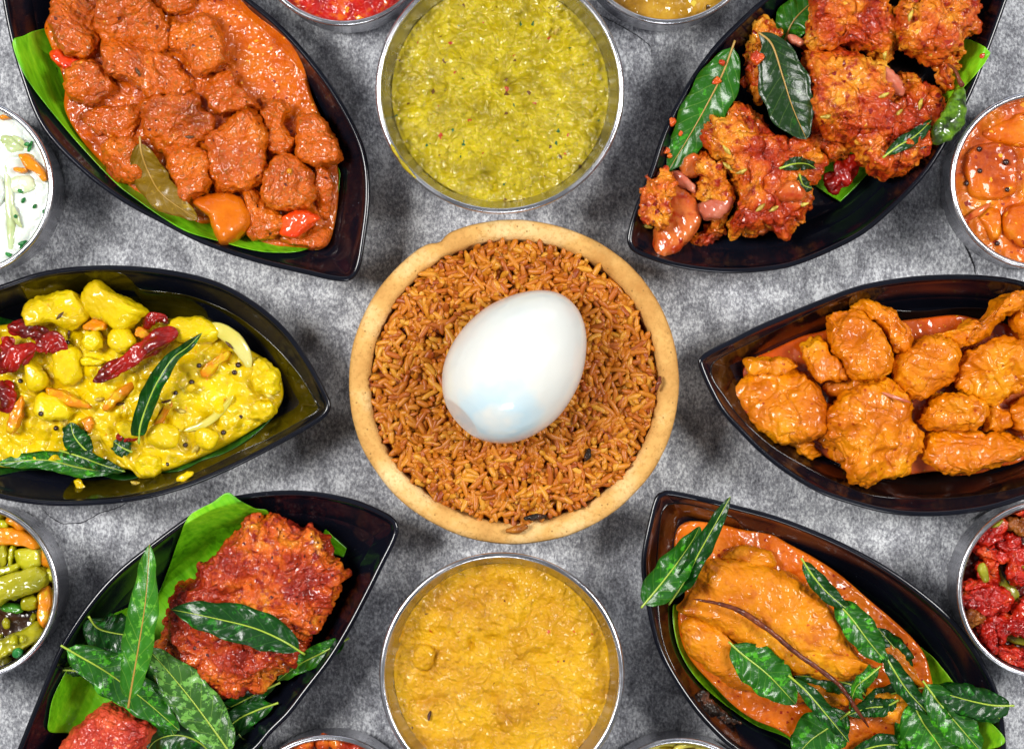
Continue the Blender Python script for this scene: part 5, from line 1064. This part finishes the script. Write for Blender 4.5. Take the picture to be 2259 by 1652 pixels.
def bb(name, pts, z, h, mat, lb, cat, view, **k):
    kw = dict(amp=.0010, freq=120, fine=.0003, ffreq=420, sq=.55, rag=.0005, grow=1.04, clamp={'VR': BRAI, 'VV': BVEG, 'VO': BORA, 'VK': BOKR}[{id(VR): 'VR', id(VV): 'VV', id(VO): 'VO', id(VK): 'VK'}[id(view)]]); kw.update(k); return blob(name, pts, z, h, mat, lb, cat, view=view, **kw)
# raita
bb('carrot_piece', [(160, 552), (260, 558), (330, 620), (390, 700), (425, 780), (385, 805), (320, 740), (245, 690), (185, 610)], .0290, .0048, M_CARROT, 'large carrot slice in the white raita', 'carrot', VR, sq=.45, grow=.95)
bb('carrot_piece', [(118, 680), (200, 668), (242, 690), (195, 732), (130, 712)], .0293, .0042, M_CARROT, 'small carrot tip left of the large carrot slice', 'carrot', VR)
bb('carrot_piece', [(0, 230), (60, 200), (110, 205), (145, 240), (100, 262), (20, 275)], .0290, .0044, M_CARROT, 'carrot piece at the upper part of the raita', 'carrot', VR)
bb('cucumber_slice', [(-120, 780), (0, 740), (50, 860), (10, 990), (-120, 1010)], .0284, .0040, M_YOGURT, 'round yogurt coated slice at the left photo edge', 'slice', VR, amp=.0004)
bb('cucumber_slice', [(60, 790), (160, 740), (280, 760), (310, 860), (220, 900), (90, 880)], .0272, .0042, M_CUKE, 'translucent pale cucumber slice under the carrot', 'cucumber', VR, amp=.0005)
bb('cucumber_slice', [(0, 400), (90, 400), (210, 470), (220, 540), (120, 560), (0, 540)], .0272, .0042, M_CUKE, 'pale onion slice above the carrot in the raita', 'onion', VR, amp=.0006)
tube('onion_strip', [(50, 640, .0302), (75, 900, .0307), (95, 1150, .0306), (90, 1420, .0300)], [.0008, .0016, .0018, .0008], M_CUKE, 'long pale green onion strip running down the raita', 'onion', view=VR, flat=.5, amp=.0004)
tube('onion_strip', [(100, 400, .0318), (170, 440, .0325), (235, 505, .0318)], [.0005, .0011, .0005], M_CUKE, 'short green strip near the top of the raita', 'onion', view=VR, flat=.5)
tube('onion_strip', [(110, 1000, .0316), (150, 1130, .0322), (190, 1190, .0314)], [.0006, .0013, .0005], M_CUKE, 'short pale strip low in the raita', 'onion', view=VR, flat=.5)
for x, y, an, L, lb in ((258, 490, 70, 26, 'long dark herb shred above the large carrot slice'), (175, 875, -25, 14, 'tiny herb shred in the centre of the raita'), (200, 952, 60, 14, 'bluish green herb shred below the centre'), (297, 1003, 45, 12, 'small herb shred right of centre, lower raita'),
                        (380, 1053, -60, 12, 'small herb shred by the right steel wall'), (195, 1318, 25, 22, 'herb shred in the lower raita'), (80, 1425, -28, 22, 'herb shred at the bottom of the raita'), (230, 470, 20, 12, 'herb flake beside the long shred'), (130, 1090, 80, 8, 'herb fleck on the green strip'), (180, 1355, 70, 8, 'tiny herb fleck below the lower shred')):
    z = surf(x, y, VR); k = .2564; dx, dy = L/k/2*math.cos(math.radians(an)), -L/k/2*math.sin(math.radians(an))
    tube('herb_shred', [(x-dx, y-dy, z+.0002), (x+2, y, z+.0006), (x+dx, y+dy, z+.0002)], [.0004, .0008, .0003], M_HERB, lb, 'herb', view=VR, flat=.45, amp=.0002, freq=600)
# orange bowl
bb('paneer_cube', [(340, 650), (480, 555), (620, 560), (735, 620), (745, 800), (700, 950), (520, 1000), (385, 960), (350, 820)], .0195, .0115, M_ORANGEB, 'large square cube coated in orange gravy', 'paneer', VO, sq=.32, amp=.0006, tilt=.15)
bb('paneer_cube', [(640, 1120), (740, 1040), (860, 1030), (1000, 1080), (1000, 1330), (860, 1400), (700, 1330), (640, 1230)], .0195, .0115, M_ORANGEB, 'rounded orange piece at the lower right of the gravy', 'paneer', VO, sq=.5, amp=.0006)
bb('paneer_cube', [(470, 470), (640, 370), (820, 300), (1000, 350), (1000, 540), (800, 570), (600, 545)], .0190, .0105, M_ORANGEB, 'orange coated piece at the top of the gravy', 'paneer', VO, sq=.4, amp=.0008)
bb('paneer_cube', [(440, 1110), (560, 1060), (630, 1130), (610, 1300), (540, 1330), (480, 1220)], .0195, .0095, M_ORANGEB, 'narrow orange piece at the lower left of the gravy', 'paneer', VO, amp=.0006)
tube('onion_strip', [(330, 1170, .0275), (460, 1090, .0285), (560, 1020, .0275)], [.0008, .0014, .0006], M_ONION, 'brown onion strip along the left of the orange gravy', 'onion', view=VO, flat=.5)
mustard([(465, 585), (470, 760), (690, 912), (680, 690), (610, 1345), (365, 860)], VO, ['mustard seed at the upper left corner of the large cube', 'mustard seed on the left of the large cube', 'mustard seed at the lower right of the large cube', 'black seed near the top right of the large cube', 'mustard seed lowest in the orange gravy bowl', 'mustard seed on the left edge of the large cube'], 'mustard seeds in the orange gravy', .0011)
# vegetable bowl
V2 = dict(view=VV)
bb('carrot_piece', [(-60, 340), (60, 330), (200, 360), (300, 420), (330, 470), (280, 500), (120, 470), (-60, 450)], .0240, .0075, M_CARROT, 'long carrot slab at the top of the vegetable bowl', 'carrot', VV, sq=.4)
bb('carrot_piece', [(80, 250), (150, 260), (200, 320), (180, 345), (100, 310), (65, 280)], .0250, .0055, M_CARROT, 'short carrot bit above the long slab', 'carrot', VV)
bb('carrot_piece', [(350, 500), (400, 520), (425, 600), (415, 660), (350, 640), (340, 560)], .0235, .0065, M_CARROT, 'carrot piece against the upper right steel wall', 'carrot', VV, sq=.4)
bb('carrot_piece', [(335, 830), (400, 800), (425, 860), (425, 980), (380, 1120), (335, 1090), (325, 960)], .0235, .0070, M_CARROT, 'upright orange carrot stick at the right of the bowl', 'carrot', VV, sq=.35)
bb('cabbage_piece', [(130, 510), (220, 490), (330, 500), (350, 570), (310, 640), (200, 650), (140, 590)], .0245, .0080, M_CABBAGE, 'shiny yellow cabbage piece under the carrot slab', 'cabbage', VV, amp=.0006)
bb('bean_piece', [(-60, 760), (60, 700), (200, 650), (340, 640), (395, 700), (380, 790), (280, 850), (120, 900), (-60, 960)], .0240, .0100, M_BEAN, 'large ribbed olive drumstick piece across the middle', 'vegetable', VV, amp=.0012, freq=180, sq=.5)
bb('bean_piece', [(-60, 1240), (60, 1210), (200, 1150), (310, 1085), (350, 1130), (355, 1200), (270, 1270), (120, 1340), (-60, 1400)], .0215, .0100, M_BEAN, 'thick olive bean piece at the lower part of the bowl', 'vegetable', VV, sq=.42)
bb('bean_piece', [(10, 470), (60, 450), (75, 540), (65, 640), (10, 640)], .0240, .0070, M_BEAN, 'upright bean piece at the upper left of the bowl', 'vegetable', VV)
bb('cabbage_piece', [(85, 470), (130, 465), (125, 560), (110, 640), (80, 630)], .0250, .0065, M_CABBAGE, 'thin upright cabbage stalk beside the bean', 'cabbage', VV)
bb('cabbage_piece', [(-40, 660), (80, 630), (150, 610), (175, 640), (120, 680), (-40, 720)], .0275, .0060, M_CABBAGE, 'pale bean seed on top of the drumstick piece', 'vegetable', VV, amp=.0004)
bb('bean_piece', [(180, 900), (280, 870), (325, 910), (300, 980), (220, 1000), (180, 960)], .0225, .0070, M_BEAN, 'rounded olive lump under the drumstick piece', 'vegetable', VV)
bb('bean_piece', [(20, 960), (120, 940), (190, 970), (170, 1010), (60, 1010)], .0225, .0065, food('green_bean', ['#1c4c10', '#3c7c1c', '#6ca030'], 90, (.12, .3), .3, 400, .0005, coat=.4), 'green bean ring in the dark gap', 'vegetable', VV)
bb('cabbage_piece', [(380, 660), (440, 670), (455, 740), (410, 760), (375, 720)], .0225, .0065, M_CABBAGE, 'yellow cabbage end against the right steel wall', 'cabbage', VV)
bb('bean_piece', [(0, 140), (40, 190), (30, 260), (-40, 270), (-60, 180)], .0225, .0080, M_BEAN, 'olive piece at the very top of the vegetable bowl', 'vegetable', VV)
bb('cabbage_piece', [(0, 270), (80, 280), (70, 325), (-20, 320)], .0235, .0060, M_CABBAGE, 'pale piece between top olive piece and carrot slab', 'vegetable', VV)
for i, (x, y, r, lb) in enumerate(((60, 1100, 34, 'dark upright stalk in the gap above the lower bean'), (280, 1050, 34, 'dark green bit left of the carrot stick'), (150, 1330, 36, 'bright green bit below the thick olive bean'), (60, 1420, 50, 'green yellow piece at the bottom of the vegetable bowl'), (120, 1240, 28, 'yellow pea on the thick olive bean'), (190, 1230, 26, 'yellow corn bit on the thick olive bean'), (0, 1210, 30, 'pale seed left on the thick olive bean'), (420, 850, 22, 'small yellow bit beside the carrot stick'))):
    z = max(surf(x, y, VV)-.0010, .019); bb('vegetable_bit', [(x+r*rng.uniform(.8, 1.1)*math.cos(t), y+r*1.3*rng.uniform(.8, 1.1)*math.sin(t)) for t in np.linspace(0, 6.28, 8)[:-1]], z, .0045, (M_BEAN, M_BEAN, M_HERB, M_BEAN, M_CABBAGE, M_CABBAGE, M_CABBAGE, M_CABBAGE)[i], lb, 'vegetable', VV)
# okra bowl
OK = [([(440, 330), (560, 290), (660, 260), (670, 330), (600, 420), (520, 470), (460, 460)], 0, 'okra piece with a green end at the upper left of the fry'),
      ([(690, 260), (760, 240), (860, 250), (850, 340), (780, 380), (700, 330)], 1, 'greenish brown okra piece near the top of the fry'),
      ([(700, 170), (860, 130), (900, 220), (780, 240)], 0, 'red okra piece at the very top right of the fry'),
      ([(600, 420), (700, 370), (770, 400), (760, 490), (700, 520), (620, 480)], 0, 'orange red okra piece in the upper middle'),
      ([(420, 480), (520, 470), (620, 500), (680, 560), (640, 610), (540, 590), (450, 540)], 0, 'flat red okra piece under the green ended one'),
      ([(700, 540), (830, 500), (900, 600), (850, 720), (760, 780), (700, 680)], 0, 'large red okra clump at the right photo edge'),
      ([(440, 640), (500, 600), (580, 620), (610, 700), (600, 780), (520, 790), (460, 740)], 0, 'red okra pod holding a green slice on the left'),
      ([(310, 790), (400, 740), (500, 780), (480, 820), (340, 820)], 0, 'dark red okra piece against the left steel wall'),
      ([(330, 850), (450, 820), (600, 820), (690, 900), (620, 990), (520, 1010), (400, 990), (330, 920)], 0, 'broad red okra piece at the left middle'),
      ([(480, 1080), (560, 1030), (680, 1040), (690, 1090), (600, 1110), (560, 1200), (600, 1290), (540, 1290), (480, 1190)], 0, 'curved red okra slice at the lower left'),
      ([(620, 1100), (700, 1050), (760, 1090), (700, 1180), (640, 1230), (590, 1180)], 0, 'folded red okra slice inside the curved one'),
      ([(700, 1080), (860, 1050), (900, 1200), (800, 1200), (720, 1170)], 0, 'red okra piece at the lower right photo edge'),
      ([(600, 1300), (700, 1290), (840, 1340), (900, 1440), (760, 1450), (660, 1400)], 0, 'long red okra piece lowest in the fry'),
      ([(330, 1010), (440, 1010), (480, 1060), (400, 1110), (340, 1080)], 1, 'brownish okra piece deep at the lower left wall'),
      ([(750, 950), (900, 900), (920, 1040), (800, 1060)], 0, 'bright red okra piece right of the centre gap')]
for i, (pts, gm, lb) in enumerate(OK):
    bb('okra_piece', pts, .0215+.0022*((i*7) % 3)/2, .0088, M_OKRA if not gm else food('brown_okra', ['#5c2408', '#8c4c14', '#a87830'], 120, (.15, .35), .6, 600, .0008), lb, 'okra', VK, amp=.0016, freq=200, fine=.0008, ffreq=520, cell=.0008, cfreq=420, grow=1.22, crease=.0012, crfreq=120, tilt=.5)
for pts, lb in (([(460, 640), (500, 615), (530, 690), (540, 760), (500, 770), (465, 710)], 'green okra slice inside the red pod'), ([(615, 640), (650, 700), (700, 780), (780, 850), (735, 935), (690, 900), (620, 850), (610, 740)], 'large yellow green okra piece at the centre of the fry'),
                ([(655, 1190), (720, 1180), (860, 1240), (860, 1290), (760, 1270), (670, 1230)], 'striped green okra pod at the lower right'), ([(800, 640), (860, 610), (870, 660), (820, 670)], 'small green okra bit at the right photo edge'), ([(560, 310), (620, 270), (655, 262), (640, 290), (580, 330)], 'green cut end on the upper left okra piece')):
    cx_, cy_ = np.mean(pts, 0); z = surf(cx_, cy_, VK); bb('green_okra', pts, z-.0020, .0042, M_OKRAG, lb, 'okra', VK, amp=.0006)
# bottom bowls: strips on top
for x, y, an, L, lb in ((668, 1640, 15, 60, 'orange brown strip at the left of the bottom brown fry'), (712, 1635, 80, 34, 'pale shred standing in the bottom brown fry'), (745, 1637, -20, 60, 'shiny brown chunk at the centre of the bottom brown fry'), (785, 1646, 10, 46, 'brown strip at the right of the bottom brown fry')):
    dx, dy = L/2*math.cos(math.radians(an)), -L/2*math.sin(math.radians(an))
    tube('fried_strip', [(x-dx, y-dy, .0285), (x, y+3, .0305), (x+dx, y+dy, .0285)], [.0016, .0026, .0014], M_MASALA, lb, 'strip', amp=.0010, freq=300, sides=16)
for x, y, r, lb in ((1470, 1664, 42, 'largest onion ring in the bottom yellow curry'), (1520, 1660, 30, 'small onion ring in the bottom yellow curry'), (1446, 1668, 24, 'onion curl at the left of the bottom yellow curry'), (1555, 1668, 26, 'onion curl at the right of the bottom yellow curry')):
    pts = [(x+r*math.cos(t), y+r*.6*math.sin(t), .0285+.001*math.sin(2*t)) for t in np.linspace(.2, 5.9, 9)]
    tube('onion_ring', pts, [.0010, .0013, .0012, .0008], M_ONIONW, lb, 'onion', amp=.0002, n=50)
